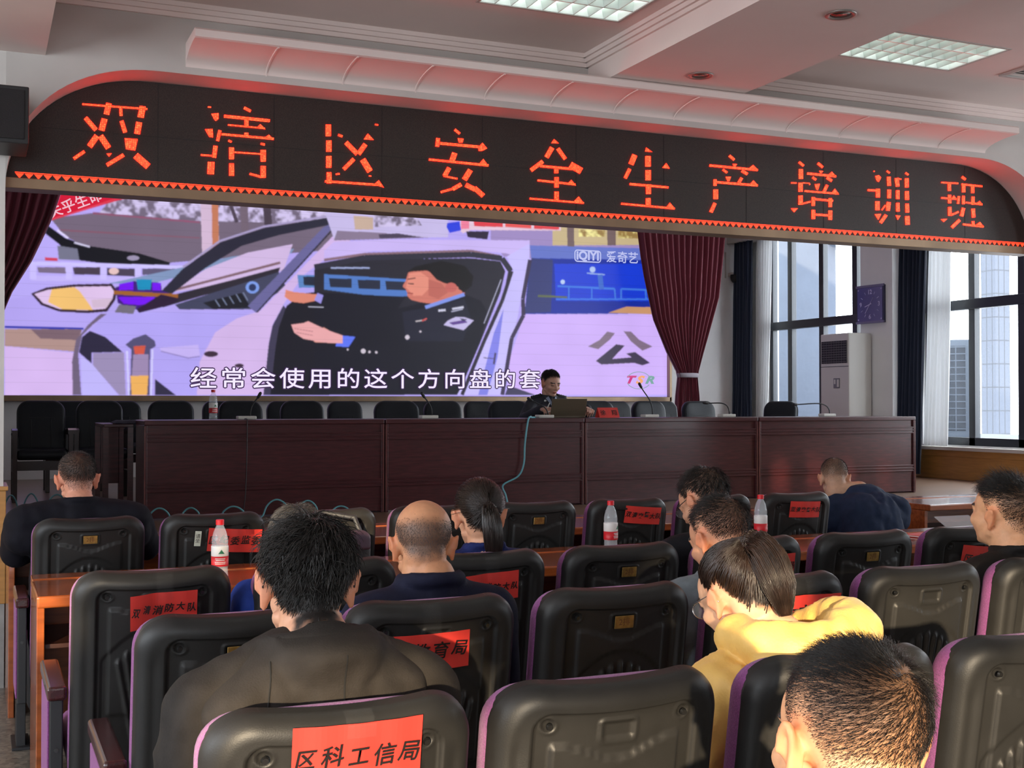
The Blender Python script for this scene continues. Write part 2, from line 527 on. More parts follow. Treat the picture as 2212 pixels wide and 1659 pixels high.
# outlines (mm on the panel plane) of the lit characters and of the picture on the video wall
LED_GLYPHS = {
 '双': [[(507,3018),(842,3024),(842,3032),(508,3026)],[(629,3042),(617,2981),(644,2977),(657,3038)],[(696,3026),(699,2977),(713,2979),(710,3028)],[(803,3042),(792,2981),(824,2978),(834,3040)],[(516,2942),(569,2882),(585,2898),(531,2958)],[(606,2956),(591,2893),(620,2887),(635,2951)],[(699,2947),(718,2886),(737,2894),(718,2955)],[(785,2953),(775,2889),(805,2886),(815,2950)],[(725,2858),(793,2859),(780,2796),(733,2800)],[(571,2866),(533,2806),(556,2790),(594,2850)],[(589,2850),(630,2789),(654,2807),(612,2869)],[(515,2775),(462,2732),(470,2720),(523,2763)],[(632,2767),(658,2770),(645,2751)],[(715,2774),(630,2713),(639,2697),(725,2759)],[(771,2755),(838,2700),(860,2728),(794,2783)]],
 '清': [[(1168,3069),(1185,3069),(1185,3074),(1169,3074)],[(1366,3080),(1403,3064),(1409,3077),(1372,3093)],[(1188,3035),(1227,3042),(1227,3011),(1213,2998),(1205,3003)],[(1257,3021),(1513,3019),(1515,3034),(1258,3036)],[(1372,3033),(1372,2979),(1393,2981),(1393,3035)],[(1279,2978),(1485,2977),(1486,2984),(1280,2985)],[(1440,2979),(1460,3002),(1489,2976)],[(1153,2945),(1194,2951),(1197,2904),(1177,2905)],[(1227,2948),(1214,2888),(1230,2885),(1243,2945)],[(1243,2921),(1537,2920),(1538,2931),(1244,2931)],[(1486,2929),(1509,2946),(1538,2919)],[(1372,2945),(1372,2928),(1393,2930),(1393,2947)],[(1280,2890),(1297,2882),(1302,2891),(1285,2899)],[(1462,2886),(1485,2882),(1487,2894),(1465,2897)],[(1200,2858),(1192,2793),(1214,2791),(1222,2857)],[(1131,2796),(1211,2797),(1211,2805),(1131,2804)],[(1286,2855),(1287,2790),(1313,2792),(1313,2857)],[(1463,2856),(1464,2790),(1492,2793),(1492,2858)],[(1311,2827),(1469,2830),(1469,2837),(1311,2834)],[(1170,2765),(1166,2698),(1202,2698),(1206,2766)],[(1287,2765),(1287,2697),(1314,2699),(1313,2767)],[(1464,2765),(1464,2699),(1492,2701),(1492,2767)],[(1400,2711),(1468,2697),(1471,2708),(1403,2721)]],
 '区': [[(1840,3034),(1840,2968),(1870,2971),(1870,3037)],[(1843,2942),(1843,2878),(1873,2880),(1873,2945)],[(1843,2851),(1843,2784),(1873,2787),(1873,2854)],[(1846,2758),(1846,2694),(1874,2696),(1873,2760)],[(1912,2976),(1937,2969),(1941,2980),(1916,2987)],[(2136,3059),(2155,3058),(2156,3065),(2137,3066)],[(2069,2970),(2092,3004),(2128,2971)],[(1952,2932),(2019,2870),(2037,2889),(1970,2951)],[(2067,2947),(2025,2887),(2047,2873),(2089,2934)],[(2000,2855),(1940,2791),(1955,2777),(2016,2841)],[(2047,2840),(2092,2773),(2121,2793),(2076,2860)],[(1901,2747),(1923,2751),(1922,2760),(1900,2755)],[(2100,2754),(2113,2753),(2114,2759),(2101,2760)],[(1835,2700),(2162,2702),(2163,2713),(1836,2711)],[(2132,2709),(2160,2735),(2191,2694)]],
 '安': [[(2634,3072),(2666,3050),(2675,3061),(2643,3083)],[(2659,3027),(2695,3027),(2689,3004),(2665,3002)],[(2520,3016),(2514,2965),(2537,2965),(2543,3015)],[(2543,2979),(2794,2979),(2795,2993),(2544,2993)],[(2794,2962),(2794,2985),(2819,3012),(2849,2981),(2819,2964)],[(2623,2939),(2605,2890),(2636,2883),(2654,2932)],[(2472,2877),(2858,2871),(2859,2884),(2474,2889)],[(2797,2881),(2825,2914),(2858,2873)],[(2591,2848),(2561,2796),(2585,2786),(2614,2838)],[(2566,2786),(2655,2776),(2657,2785),(2568,2795)],[(2726,2847),(2687,2785),(2715,2771),(2754,2833)],[(2674,2758),(2621,2726),(2632,2707),(2686,2739)],[(2631,2726),(2548,2698),(2551,2686),(2634,2714)],[(2704,2736),(2764,2712),(2776,2736),(2716,2760)],[(2758,2722),(2815,2678),(2835,2699),(2777,2743)]],
 '全': [[(3286,3052),(3304,3077),(3336,3054)],[(3277,3029),(3239,2965),(3265,2954),(3304,3017)],[(3321,3014),(3373,2952),(3392,2966),(3340,3028)],[(3218,2940),(3138,2879),(3153,2861),(3233,2922)],[(3208,2894),(3435,2893),(3436,2907),(3209,2908)],[(3407,2907),(3484,2873),(3506,2910),(3429,2943)],[(3306,2895),(3306,2864),(3333,2866),(3333,2897)],[(3190,2805),(3452,2798),(3454,2809),(3192,2816)],[(3400,2805),(3424,2830),(3456,2797)],[(3307,2839),(3307,2774),(3335,2776),(3335,2841)],[(3307,2748),(3307,2693),(3335,2695),(3335,2750)],[(3136,2688),(3512,2685),(3513,2695),(3137,2698)],[(3444,2697),(3476,2728),(3512,2688)]],
 '生': [[(3960,3055),(3966,3080),(4011,3055)],[(3865,3030),(3837,2967),(3871,2958),(3899,3020)],[(3961,3024),(3961,2957),(3999,2960),(3999,3027)],[(3834,2936),(3801,2874),(3821,2866),(3855,2928)],[(3962,2933),(3962,2868),(4000,2871),(4000,2936)],[(4088,2959),(4116,2991),(4141,2958)],[(3844,2828),(4131,2827),(4132,2839),(3845,2841)],[(3965,2840),(3965,2779),(4001,2782),(4001,2843)],[(3964,2750),(3964,2699),(3998,2701),(3998,2753)],[(3781,2698),(4178,2692),(4179,2703),(3783,2709)],[(4119,2703),(4143,2733),(4181,2696)]],
 '产': [[(4599,3074),(4638,3049),(4649,3061),(4611,3086)],[(4632,3027),(4665,3028),(4652,3010),(4640,3009)],[(4448,2995),(4830,2994),(4832,3008),(4450,3009)],[(4764,3009),(4795,3032),(4834,3000)],[(4549,2977),(4582,2959),(4591,2970),(4558,2988)],[(4698,2978),(4743,2959),(4754,2975),(4709,2994)],[(4576,2936),(4616,2939),(4604,2910),(4589,2909)],[(4694,2942),(4670,2907),(4688,2899),(4712,2934)],[(4481,2911),(4481,2869),(4502,2870),(4502,2913)],[(4494,2888),(4830,2890),(4831,2903),(4495,2901)],[(4770,2902),(4797,2927),(4834,2894)],[(4480,2843),(4480,2781),(4514,2783),(4514,2846)],[(4480,2757),(4447,2695),(4470,2688),(4502,2750)]],
 '培': [[(5167,3076),(5205,3053),(5216,3065),(5178,3088)],[(5172,3033),(5172,2966),(5204,2968),(5204,3035)],[(5325,3080),(5367,3055),(5379,3068),(5338,3093)],[(5241,3002),(5485,3000),(5487,3014),(5243,3016)],[(5421,3012),(5450,3036),(5489,3004)],[(5344,3035),(5376,3035),(5363,3021),(5354,3020)],[(5281,2979),(5310,2964),(5320,2976),(5291,2991)],[(5402,2985),(5444,2965),(5456,2980),(5414,3001)],[(5106,2930),(5150,2932),(5150,2940),(5106,2938)],[(5168,2939),(5168,2877),(5201,2880),(5201,2941)],[(5203,2938),(5260,2940),(5261,2945),(5204,2943)],[(5256,2935),(5260,2930),(5267,2935),(5263,2940)],[(5305,2939),(5347,2944),(5331,2901),(5317,2905)],[(5401,2944),(5372,2895),(5392,2888),(5421,2937)],[(5219,2880),(5504,2881),(5505,2892),(5220,2891)],[(5450,2891),(5476,2919),(5510,2882)],[(5168,2850),(5167,2788),(5200,2790),(5201,2853)],[(5192,2789),(5268,2810),(5265,2820),(5189,2799)],[(5279,2848),(5279,2787),(5304,2789),(5305,2849)],[(5291,2829),(5458,2827),(5460,2840),(5293,2842)],[(5423,2849),(5423,2789),(5450,2791),(5450,2851)],[(5105,2758),(5159,2761),(5130,2734)],[(5278,2759),(5278,2696),(5305,2698),(5305,2760)],[(5422,2763),(5421,2700),(5450,2701),(5451,2764)],[(5297,2722),(5432,2723),(5433,2736),(5298,2735)]],
 '训': [[(5815,3066),(5823,3064),(5826,3070),(5818,3072)],[(5931,3075),(5955,3062),(5963,3071),(5938,3083)],[(6100,3073),(6125,3061),(6133,3071),(6108,3083)],[(5830,3035),(5861,3043),(5882,3028),(5861,2996),(5847,3000)],[(5937,3037),(5940,2973),(5970,2976),(5967,3040)],[(6006,3032),(6017,2972),(6048,2977),(6038,3038)],[(6032,3027),(6064,3026),(6065,3034),(6033,3034)],[(6098,3038),(6100,2973),(6132,2976),(6130,3041)],[(5763,2924),(5870,2926),(5871,2939),(5764,2937)],[(5837,2944),(5837,2883),(5870,2885),(5870,2946)],[(5940,2946),(5940,2884),(5969,2886),(5970,2948)],[(6017,2946),(6017,2884),(6047,2886),(6047,2948)],[(6100,2945),(6101,2884),(6133,2886),(6132,2948)],[(5832,2855),(5832,2793),(5867,2795),(5867,2857)],[(5915,2835),(5883,2798),(5892,2794),(5924,2831)],[(5934,2858),(5925,2796),(5958,2795),(5967,2857)],[(6017,2856),(6018,2795),(6048,2797),(6046,2858)],[(6102,2856),(6103,2793),(6133,2795),(6132,2858)],[(5825,2763),(5880,2768),(5856,2726)],[(5915,2769),(5866,2711),(5887,2700),(5937,2759)],[(6013,2767),(6054,2766),(6031,2736)],[(6099,2765),(6103,2704),(6140,2708),(6136,2769)]],
 '班': [[(6626,3082),(6659,3065),(6672,3078),(6638,3096)],[(6435,3029),(6594,3033),(6595,3043),(6436,3038)],[(6627,3028),(6826,3027),(6828,3039),(6629,3040)],[(6497,3028),(6498,2976),(6526,2979),(6525,3030)],[(6633,3032),(6633,2975),(6662,2978),(6663,3034)],[(6721,3027),(6721,2976),(6748,2978),(6748,3029)],[(6499,2947),(6500,2886),(6527,2888),(6526,2949)],[(6434,2915),(6578,2916),(6579,2927),(6435,2926)],[(6534,2925),(6553,2946),(6579,2919)],[(6592,2944),(6584,2889),(6602,2888),(6610,2943)],[(6634,2949),(6633,2888),(6657,2890),(6658,2950)],[(6724,2949),(6723,2891),(6750,2893),(6751,2951)],[(6667,2897),(6825,2892),(6827,2904),(6669,2907)],[(6769,2900),(6800,2922),(6828,2896)],[(6498,2857),(6500,2794),(6530,2796),(6528,2860)],[(6525,2793),(6600,2823),(6593,2834),(6519,2804)],[(6630,2862),(6611,2801),(6641,2797),(6660,2858)],[(6722,2859),(6727,2794),(6757,2798),(6752,2862)],[(6430,2764),(6487,2770),(6456,2746)],[(6598,2776),(6524,2717),(6542,2703),(6616,2762)],[(6724,2767),(6726,2738),(6750,2741),(6748,2769)],[(6640,2733),(6835,2727),(6837,2740),(6641,2745)],[(6757,2738),(6802,2766),(6841,2731)]],
}
VIDEO = [
 ((112,98,118),[(378,3417),(1254,3583),(2748,3622),(4181,3586),(4181,3320),(2932,3164),(2039,3049),(1123,3181),(698,3384)]),
 ('N',[(1437,3815),(4180,3834),(4180,3624),(2389,3551),(1254,3578)]),
 ((140,80,110),[(1186,3559),(2370,3525),(2372,3546),(1188,3580)]),
 ((128,84,104),[(698,3350),(2372,3346),(2373,3362),(698,3366)]),
 ((75,62,78),[(2690,3803),(2782,3553),(2823,3570),(2731,3821)]),
 ((112,96,112),[(2838,3782),(2858,3306),(2949,3314),(2929,3791)]),
 ((70,58,72),[(3108,3779),(3133,3503),(3226,3516),(3200,3793)]),
 ((205,178,205),[(2377,3814),(2401,3135),(2601,3151),(2577,3834)]),
 ((190,118,88),[(2507,3816),(2517,3216),(2592,3221),(2583,3822)]),
 ((180,165,240),[(746,3473),(827,3374),(959,3156),(2040,3013),(2197,3011),(1358,2772),(281,2559),(279,2968)]),
 ((14,14,24),[(714,3402),(893,3274),(1123,3199),(1694,3140),(2039,3049),(2022,3009),(1257,3009),(976,3035),(828,3201),(682,3314)]),
 ((112,112,135),[(812,3183),(1024,3159),(1045,3029),(829,3028)]),
 ((205,60,85),[(683,3012),(815,3010),(817,3044),(685,3047)]),
 ((215,205,245),[(804,3346),(919,3262),(932,3282),(818,3366)]),
 ((200,195,225),[(989,3217),(1154,3177),(1159,3196),(994,3236)]),
 ((150,140,170),[(1694,3086),(1689,3075),(1675,3065),(1653,3058),(1626,3055),(1600,3056),(1578,3061),(1564,3069),(1558,3080),(1564,3091),(1578,3101),(1600,3108),(1626,3112),(1652,3111),(1674,3106),(1689,3097)]),
 ((120,105,132),[(604,2931),(911,2945),(911,2875),(620,2872)]),
 ((70,58,75),[(976,2948),(1274,2961),(1274,2873),(993,2870)]),
 ((72,62,84),[(1340,2955),(1644,2960),(1644,2871),(1341,2876)]),
 ((92,84,115),[(1729,2964),(2179,3002),(1953,2916),(1730,2893)]),
 ((225,190,190),[(1470,2926),(1466,2911),(1454,2898),(1437,2889),(1416,2885),(1396,2887),(1378,2894),(1366,2907),(1362,2921),(1366,2936),(1378,2949),(1395,2958),(1416,2962),(1436,2960),(1454,2953),(1466,2940)]),
 ((200,190,248),[(539,2951),(2197,2981),(2197,3024),(540,2992)]),
 ((190,176,242),[(541,2779),(1627,2809),(1628,2869),(541,2837)]),
 ((198,186,248),[(530,2962),(531,2794),(598,2797),(597,2965)]),
 ((198,186,248),[(901,2979),(902,2809),(971,2812),(970,2982)]),
 ((198,186,248),[(1268,2996),(1269,2824),(1339,2827),(1338,2999)]),
 ((198,186,248),[(1642,3013),(1643,2839),(1714,2842),(1714,3016)]),
 ((125,145,185),[(1358,2780),(2179,3002),(2749,3155),(3489,3284),(3451,3227),(2570,3019),(1867,2809)]),
 ((205,180,222),[(2058,2709),(2445,2995),(2931,3210),(3470,3339),(3358,3017),(2751,2826)]),
 ((42,36,48),[(1955,2527),(2058,2674),(2750,2877),(3320,3053),(3283,2940),(2393,2676)]),
 ((125,95,105),[(2079,2718),(3324,3094),(3316,3123),(2072,2745)]),
 ((38,36,54),[(1937,2714),(2180,2984),(2604,3312),(3114,3509),(4180,3748),(4180,3662),(3889,3588),(3301,3438),(2858,3285),(2445,3010),(2058,2688)]),
 ((165,152,195),[(2186,2992),(2611,3321),(2598,3340),(2173,3011)]),
 ((165,152,195),[(2608,3319),(3118,3517),(3111,3539),(2601,3342)]),
 ((165,152,195),[(3116,3516),(4182,3753),(4178,3777),(3112,3540)]),
 ((62,64,90),[(2094,2564),(3302,2996),(3396,2814),(2970,2537),(2146,2511)]),
 ((24,24,34),[(2411,2596),(2860,2730),(2970,2559),(2536,2523)]),
 ((120,150,225),[(3069,2802),(3063,2773),(3045,2749),(3019,2732),(2988,2725),(2957,2730),(2931,2745),(2913,2768),(2907,2796),(2913,2824),(2931,2848),(2957,2865),(2988,2872),(3018,2868),(3045,2853),(3062,2830)]),
 ((40,50,90),[(3032,2800),(3029,2783),(3019,2769),(3005,2758),(2988,2755),(2971,2757),(2957,2766),(2947,2780),(2944,2797),(2947,2814),(2957,2829),(2971,2839),(2988,2843),(3004,2840),(3019,2831),(3028,2817)]),
 ((120,130,160),[(2549,2633),(2603,2553),(2612,2560),(2558,2640)]),
 ((120,130,160),[(2629,2658),(2684,2574),(2693,2581),(2638,2664)]),
 ((120,130,160),[(2710,2683),(2765,2595),(2774,2601),(2720,2689)]),
 ((120,130,160),[(2792,2708),(2847,2616),(2856,2622),(2801,2714)]),
 ((120,130,160),[(2873,2733),(2929,2638),(2938,2643),(2883,2739)]),
 ((172,158,236),[(1360,2447),(3007,2527),(2573,2274),(2395,1998),(2362,1520),(2046,1519),(1872,1723),(1530,2020),(1178,2258)]),
 ((205,176,226),[(2344,1520),(2378,1908),(2555,2255),(2806,2426),(3081,2522),(4180,3691),(4181,3415),(3603,2972),(3359,2608),(3229,2364),(3184,2141),(3121,1522)]),
 ((102,98,150),[(3850,3567),(4044,3664),(3191,2658),(3035,2497),(2934,2576)]),
 ((40,36,52),[(4036,3641),(3037,2512),(3051,2500),(4051,3629)]),
 ((60,55,80),[(3359,2599),(3229,2354),(3184,2131),(3121,1522),(3269,1522),(3305,2106),(3397,2554)]),
 ((22,20,32),[(3397,2591),(3304,2328),(3267,2105),(3204,1522),(4185,1525),(4182,2768),(3833,2784),(3585,2747)]),
 ((88,130,190),[(3527,2969),(4182,2996),(4182,2844),(3547,2816)]),
 ((34,40,60),[(3600,2953),(3852,2960),(3852,2851),(3607,2850)]),
 ((34,40,60),[(3919,2957),(4182,2968),(4182,2859),(3920,2849)]),
 ((42,52,165),[(275,2250),(1095,2251),(1095,2274),(275,2272)]),
 ((172,140,135),[(275,2239),(1079,2255),(1014,2002),(276,2052)]),
 ((120,96,108),[(544,2242),(1079,2255),(1030,2133),(641,2142)]),
 ((208,178,232),[(276,2049),(1001,1990),(987,1516),(280,1514)]),
 ((108,94,120),[(1343,2437),(1194,2311),(1079,2186),(1039,1976),(1074,1516),(984,1516),(974,1889),(1014,2132),(1144,2309),(1276,2435)]),
 ((150,136,176),[(1196,1988),(1530,2002),(1553,1518),(1482,1517),(1196,1853)]),
 ((186,176,242),[(1064,1959),(1196,1857),(1468,1517),(1083,1516)]),
 ((40,35,60),[(1161,2240),(1328,2174),(1516,2007),(1182,1993),(1183,1871),(1047,1994),(1079,2168)]),
 ((80,75,112),[(1546,2090),(1631,2163),(1767,2215),(1870,2141),(1881,2079),(1819,2042),(1813,1518),(1597,1518),(1611,2039)]),
 ((205,84,66),[(1635,2074),(1768,2086),(1751,1984),(1649,1983)]),
 ((152,132,172),[(1632,1982),(1802,1985),(1800,1722),(1616,1721)]),
 ((232,172,92),[(1602,1738),(1800,1740),(1787,1518),(1617,1518)]),
 ((205,200,245),[(1553,2020),(1576,1517),(1597,1518),(1574,2021)]),
 ((205,200,245),[(1835,2043),(1820,1519),(1840,1518),(1855,2043)]),
 ((45,40,66),[(1872,1705),(2107,1519),(1873,1518)]),
 ((192,174,238),[(1922,2062),(2359,2106),(2381,1980),(2254,1957),(1940,2027)]),
 ((140,125,185),[(1938,2017),(2244,1943),(2247,1955),(1941,2029)]),
 ((140,125,185),[(2246,1943),(2379,1965),(2377,1977),(2244,1955)]),
 ((58,40,58),[(2588,2002),(2582,1988),(2564,1977),(2537,1969),(2506,1966),(2474,1968),(2448,1975),(2430,1986),(2424,1999),(2430,2012),(2448,2024),(2474,2032),(2505,2035),(2537,2033),(2564,2026),(2582,2015)]),
 ((58,40,58),[(2890,1869),(2886,1860),(2874,1852),(2857,1847),(2836,1845),(2815,1846),(2797,1851),(2785,1859),(2781,1868),(2785,1877),(2797,1885),(2815,1890),(2836,1892),(2857,1891),(2874,1886),(2886,1878)]),
 ((48,28,44),[(542,2637),(702,2711),(994,2757),(1395,2780),(1452,2705),(1434,2598),(1346,2462),(1127,2438),(832,2447),(647,2513)]),
 ((216,188,228),[(577,2634),(718,2686),(994,2729),(1383,2751),(1419,2695),(1402,2606),(1326,2493),(1127,2469),(840,2474),(670,2535)]),
 ((236,188,112),[(758,2693),(994,2726),(1052,2681),(1143,2554),(1193,2475),(865,2475),(719,2548)]),
 ((205,180,205),[(1176,2590),(1401,2615),(1343,2508),(1193,2503)]),
 ((60,22,118),[(1434,2739),(1628,2818),(1936,2812),(1945,2723),(2093,2675),(1868,2560),(1663,2496),(1460,2561)]),
 ((112,12,232),[(1475,2780),(1631,2818),(1631,2720),(1476,2709)]),
 ((112,12,232),[(1459,2631),(1868,2645),(1851,2574),(1697,2547),(1527,2556)]),
 ((112,12,232),[(1841,2808),(1936,2809),(1930,2723),(1842,2723)]),
 ((20,135,180),[(1662,2840),(1833,2847),(1819,2727),(1679,2722)]),
 ((152,92,40),[(1416,2659),(2127,2642),(2130,2689),(1418,2705)]),
 ((40,20,50),[(1663,2496),(1937,2678),(2155,2637),(2042,2558),(1697,2458)]),
 ((112,106,122),[(1477,2547),(1663,2532),(1629,2442),(1427,2457)]),
 ((192,180,224),[(3854,3775),(5465,3785),(5465,3531),(3978,3430)]),
 ((192,166,150),[(4224,3729),(4474,3724),(4474,3572),(4245,3559)]),
 ('N',[(4474,3774),(5028,3778),(5114,3660),(4495,3604)]),
 ((132,116,142),[(4018,3532),(4579,3538),(5202,3511),(3978,3410)]),
 ((152,132,186),[(6048,3757),(8390,3796),(8389,3383),(6603,3316),(6232,3324),(6048,3525)]),
 ((192,172,132),[(6934,3756),(8263,3796),(8300,3580),(6933,3504)]),
 ((110,90,92),[(7147,3768),(7151,3476),(7253,3482),(7248,3775)]),
 ((112,92,92),[(7745,3780),(7750,3545),(7879,3554),(7875,3790)]),
 ('Y',[(7318,3735),(7711,3751),(7711,3659),(7318,3641)]),
 ('Y',[(7910,3762),(8250,3777),(8262,3667),(7909,3652)]),
 ((96,112,192),[(6603,3487),(8326,3536),(8351,3377),(6626,3308)]),
 ((196,176,236),[(3856,3278),(3978,3394),(4685,3462),(6603,3551),(6603,3295),(6278,3364),(5777,3385),(4475,3305),(3856,3161)]),
 ((222,192,212),[(5643,3779),(7053,3791),(7053,3705),(5777,3640),(5665,3592),(5616,3638)]),
 ((214,58,70),[(5811,3774),(6220,3778),(6220,3704),(5822,3691)]),
 ((222,80,80),[(6254,3778),(6626,3779),(6626,3706),(6254,3706)]),
 ((214,62,70),[(6662,3781),(7029,3781),(7029,3716),(6662,3708)]),
 ((232,122,152),[(5643,3775),(5754,3771),(5754,3656),(5643,3645)]),
 ((40,60,215),[(5454,3711),(5620,3742),(5643,3629),(5487,3587),(5443,3659)]),
 ((40,30,55),[(5710,3620),(6026,3638),(6003,3531),(5732,3546)]),
 ((70,60,82),[(4548,3516),(4792,3543),(5115,3512),(4559,3466)]),
 ((36,34,46),[(3856,3089),(4370,3193),(5777,3281),(6186,3258),(6255,3134),(6186,2857),(5913,2218),(5600,1531),(3739,1526),(3735,3044)]),
 ((132,102,116),[(3858,3149),(4373,3246),(4368,3278),(3854,3181)]),
 ((132,102,116),[(4371,3246),(5778,3356),(5777,3389),(4370,3278)]),
 ((132,102,116),[(5774,3356),(6182,3305),(6189,3338),(5780,3389)]),
 ((44,42,58),[(3741,3041),(4377,3184),(4364,3251),(3729,3107)]),
 ((44,42,58),[(4371,3183),(5778,3291),(5776,3362),(4369,3252)]),
 ((44,42,58),[(5772,3291),(6204,3261),(6213,3333),(5782,3362)]),
 ((44,42,58),[(6177,3275),(6303,3116),(6367,3160),(6240,3319)]),
 ((44,42,58),[(6297,3143),(6239,2865),(6316,2855),(6374,3133)]),
 ((152,162,204),[(3938,3063),(4433,3085),(4433,3105),(3938,3083)]),
 ((78,118,190),[(3856,2994),(4921,2974),(4943,2766),(4644,2735),(3857,2807)]),
 ((36,40,60),[(3917,2946),(4205,2950),(4201,2841),(3934,2839)]),
 ((36,40,60),[(4277,2943),(4570,2947),(4566,2837),(4294,2835)]),
 ((36,40,60),[(4633,2940),(4932,2944),(4928,2834),(4650,2832)]),
 ((20,19,33),[(4793,2602),(5159,2696),(5710,2808),(5913,2742),(6003,2598),(5913,2218),(5600,1531),(3739,1526),(3736,2767),(4267,2762),(4900,2753)]),
 ((30,30,48),[(4857,2563),(5334,2660),(5688,2755),(5778,2508),(5666,2213),(4901,2197)]),
 ((200,114,100),[(4934,3060),(5115,3115),(5246,3070),(5333,2991),(5466,2965),(5587,2960),(5610,2877),(5701,2829),(5334,2685),(5203,2681),(5094,2694),(4975,2718),(4939,2746),(4917,2778),(4926,2798),(4913,2818),(4900,2851),(4861,2878),(4865,2898),(4900,2953),(4915,3004)]),
 ((222,138,120),[(4947,3047),(5093,3073),(5202,3006),(5224,2883),(5116,2777),(4997,2772),(4943,2832),(4900,2875),(4925,2943)]),
 ((182,98,88),[(5202,2985),(5377,2941),(5466,2830),(5334,2743),(5202,2780)]),
 ((17,14,18),[(4917,3068),(5028,3142),(5377,3228),(5688,3180),(5811,3052),(5789,2926),(5670,2834),(5599,2908),(5410,2948),(5312,2986),(5202,3097)]),
 ((190,96,90),[(5585,2897),(5579,2873),(5562,2852),(5536,2838),(5505,2832),(5475,2835),(5449,2848),(5432,2867),(5426,2891),(5432,2915),(5449,2936),(5475,2950),(5505,2956),(5536,2953),(5562,2940),(5579,2921)]),
 ((70,40,45),[(4931,2916),(5007,2913),(5008,2927),(4932,2930)]),
 ((150,62,62),[(4920,2799),(4995,2790),(4998,2804),(4923,2813)]),
 ((60,30,35),[(4926,2968),(5030,2989),(5028,3001),(4924,2980)]),
 ((122,142,222),[(5167,2609),(5696,2792),(5680,2835),(5152,2651)]),
 ((200,200,222),[(5335,2581),(5434,2592),(5431,2619),(5333,2608)]),
 ((200,200,222),[(5523,2609),(5679,2638),(5675,2663),(5519,2633)]),
 ((180,180,210),[(5512,2581),(5667,2619),(5664,2631),(5509,2593)]),
 ((192,182,226),[(5404,2414),(5466,2474),(5566,2522),(5688,2522),(5818,2484),(5677,2355)]),
 ((92,62,140),[(5477,2447),(5688,2488),(5733,2454),(5532,2418)]),
 ((60,60,90),[(5621,2507),(5733,2494),(5666,2471)]),
 ((192,184,190),[(5031,2442),(5165,2466),(5162,2482),(5028,2458)]),
 ((200,80,80),[(5121,2449),(5186,2482),(5176,2500),(5111,2467)]),
 ((202,192,206),[(4952,2250),(4950,2239),(4943,2229),(4934,2223),(4922,2220),(4911,2222),(4901,2228),(4894,2237),(4892,2248),(4894,2259),(4901,2269),(4911,2275),(4922,2278),(4934,2276),(4943,2270),(4950,2260)]),
 ((202,192,206),[(4383,2066),(4381,2055),(4374,2045),(4364,2038),(4352,2036),(4340,2038),(4330,2044),(4323,2054),(4321,2065),(4323,2077),(4330,2087),(4340,2093),(4352,2096),(4364,2094),(4374,2087),(4381,2078)]),
 ((202,192,206),[(5110,2325),(5108,2319),(5105,2315),(5100,2311),(5094,2310),(5089,2311),(5084,2314),(5080,2319),(5079,2324),(5080,2330),(5084,2334),(5089,2338),(5094,2339),(5100,2338),(5105,2335),(5108,2330)]),
 ((202,192,206),[(4536,2055),(4535,2048),(4531,2043),(4526,2040),(4519,2038),(4513,2039),(4507,2043),(4504,2048),(4502,2054),(4504,2060),(4507,2066),(4513,2069),(4519,2071),(4525,2069),(4531,2066),(4535,2061)]),
 ((202,192,206),[(4448,2057),(4447,2051),(4443,2046),(4437,2042),(4431,2041),(4425,2042),(4419,2045),(4416,2051),(4414,2057),(4416,2063),(4419,2068),(4425,2072),(4431,2073),(4437,2072),(4443,2069),(4446,2063)]),
 ((202,192,206),[(4167,2082),(4166,2078),(4164,2074),(4160,2071),(4155,2070),(4150,2071),(4146,2074),(4144,2077),(4143,2082),(4144,2087),(4146,2091),(4150,2093),(4155,2094),(4160,2093),(4164,2091),(4166,2087)]),
 ((222,152,142),[(3737,2312),(3858,2345),(3980,2278),(4087,2241),(4001,2155),(3737,2164)]),
 ((90,112,232),[(4042,2256),(4252,2240),(4165,2110),(4001,2119)]),
 ((226,162,166),[(3454,2369),(3605,2392),(3662,2416),(3873,2324),(4090,2253),(4090,2155),(3873,2160),(3605,2201),(3492,2273)]),
 ((170,105,115),[(3491,2320),(3719,2288),(3720,2296),(3492,2327)]),
 ((170,105,115),[(3510,2274),(3719,2241),(3720,2249),(3511,2281)]),
 ((216,132,112),[(3387,2786),(3490,2762),(3776,2744),(3795,2675),(3604,2631),(3453,2645),(3374,2702)]),
 ((152,142,222),[(3775,2763),(3849,2737),(3818,2631),(3737,2673)]),
 ((192,192,212),[(3661,2584),(3853,2584),(3853,2597),(3662,2597)]),
 ((192,182,242),[(6278,3326),(6603,3512),(6603,3295),(6474,2782),(6428,2526),(6266,2014),(6197,1533),(5589,1531),(5913,2093),(6186,2646),(6370,3139)]),
 ((124,124,222),[(6094,2327),(6232,2647),(6145,2012),(6004,1532),(5879,1532)]),
 ((42,36,52),[(6323,3144),(6189,2758),(6237,2746),(6371,3132)]),
 ((42,36,52),[(6190,2761),(5935,2228),(5981,2210),(6236,2743)]),
 ((42,36,52),[(5935,2227),(5633,1540),(5678,1523),(5981,2211)]),
 ((182,182,212),[(6192,3028),(5953,2452),(5963,2448),(6202,3024)]),
 ((70,60,92),[(6105,2076),(6082,1929),(6107,1926),(6130,2074)]),
 ((80,70,100),[(5946,2004),(6098,1994),(6100,2004),(5947,2015)]),
 ((20,42,152),[(6626,3321),(8377,3378),(8567,2653),(6532,2588),(6556,2870)]),
 ((24,58,204),[(6957,3262),(8389,3328),(8542,2820),(6981,2774)]),
 ((50,56,112),[(6626,3321),(6938,3315),(6909,2621),(6532,2599)]),
 ((62,118,215),[(7004,2956),(7858,2953),(7859,2980),(7005,2981)]),
 ((62,118,215),[(7958,2959),(8516,2958),(8517,2980),(7959,2981)]),
 ((62,118,215),[(6981,2786),(8516,2838),(8516,2858),(6981,2805)]),
 ((62,118,215),[(7502,2966),(7501,2813),(7524,2814),(7524,2967)]),
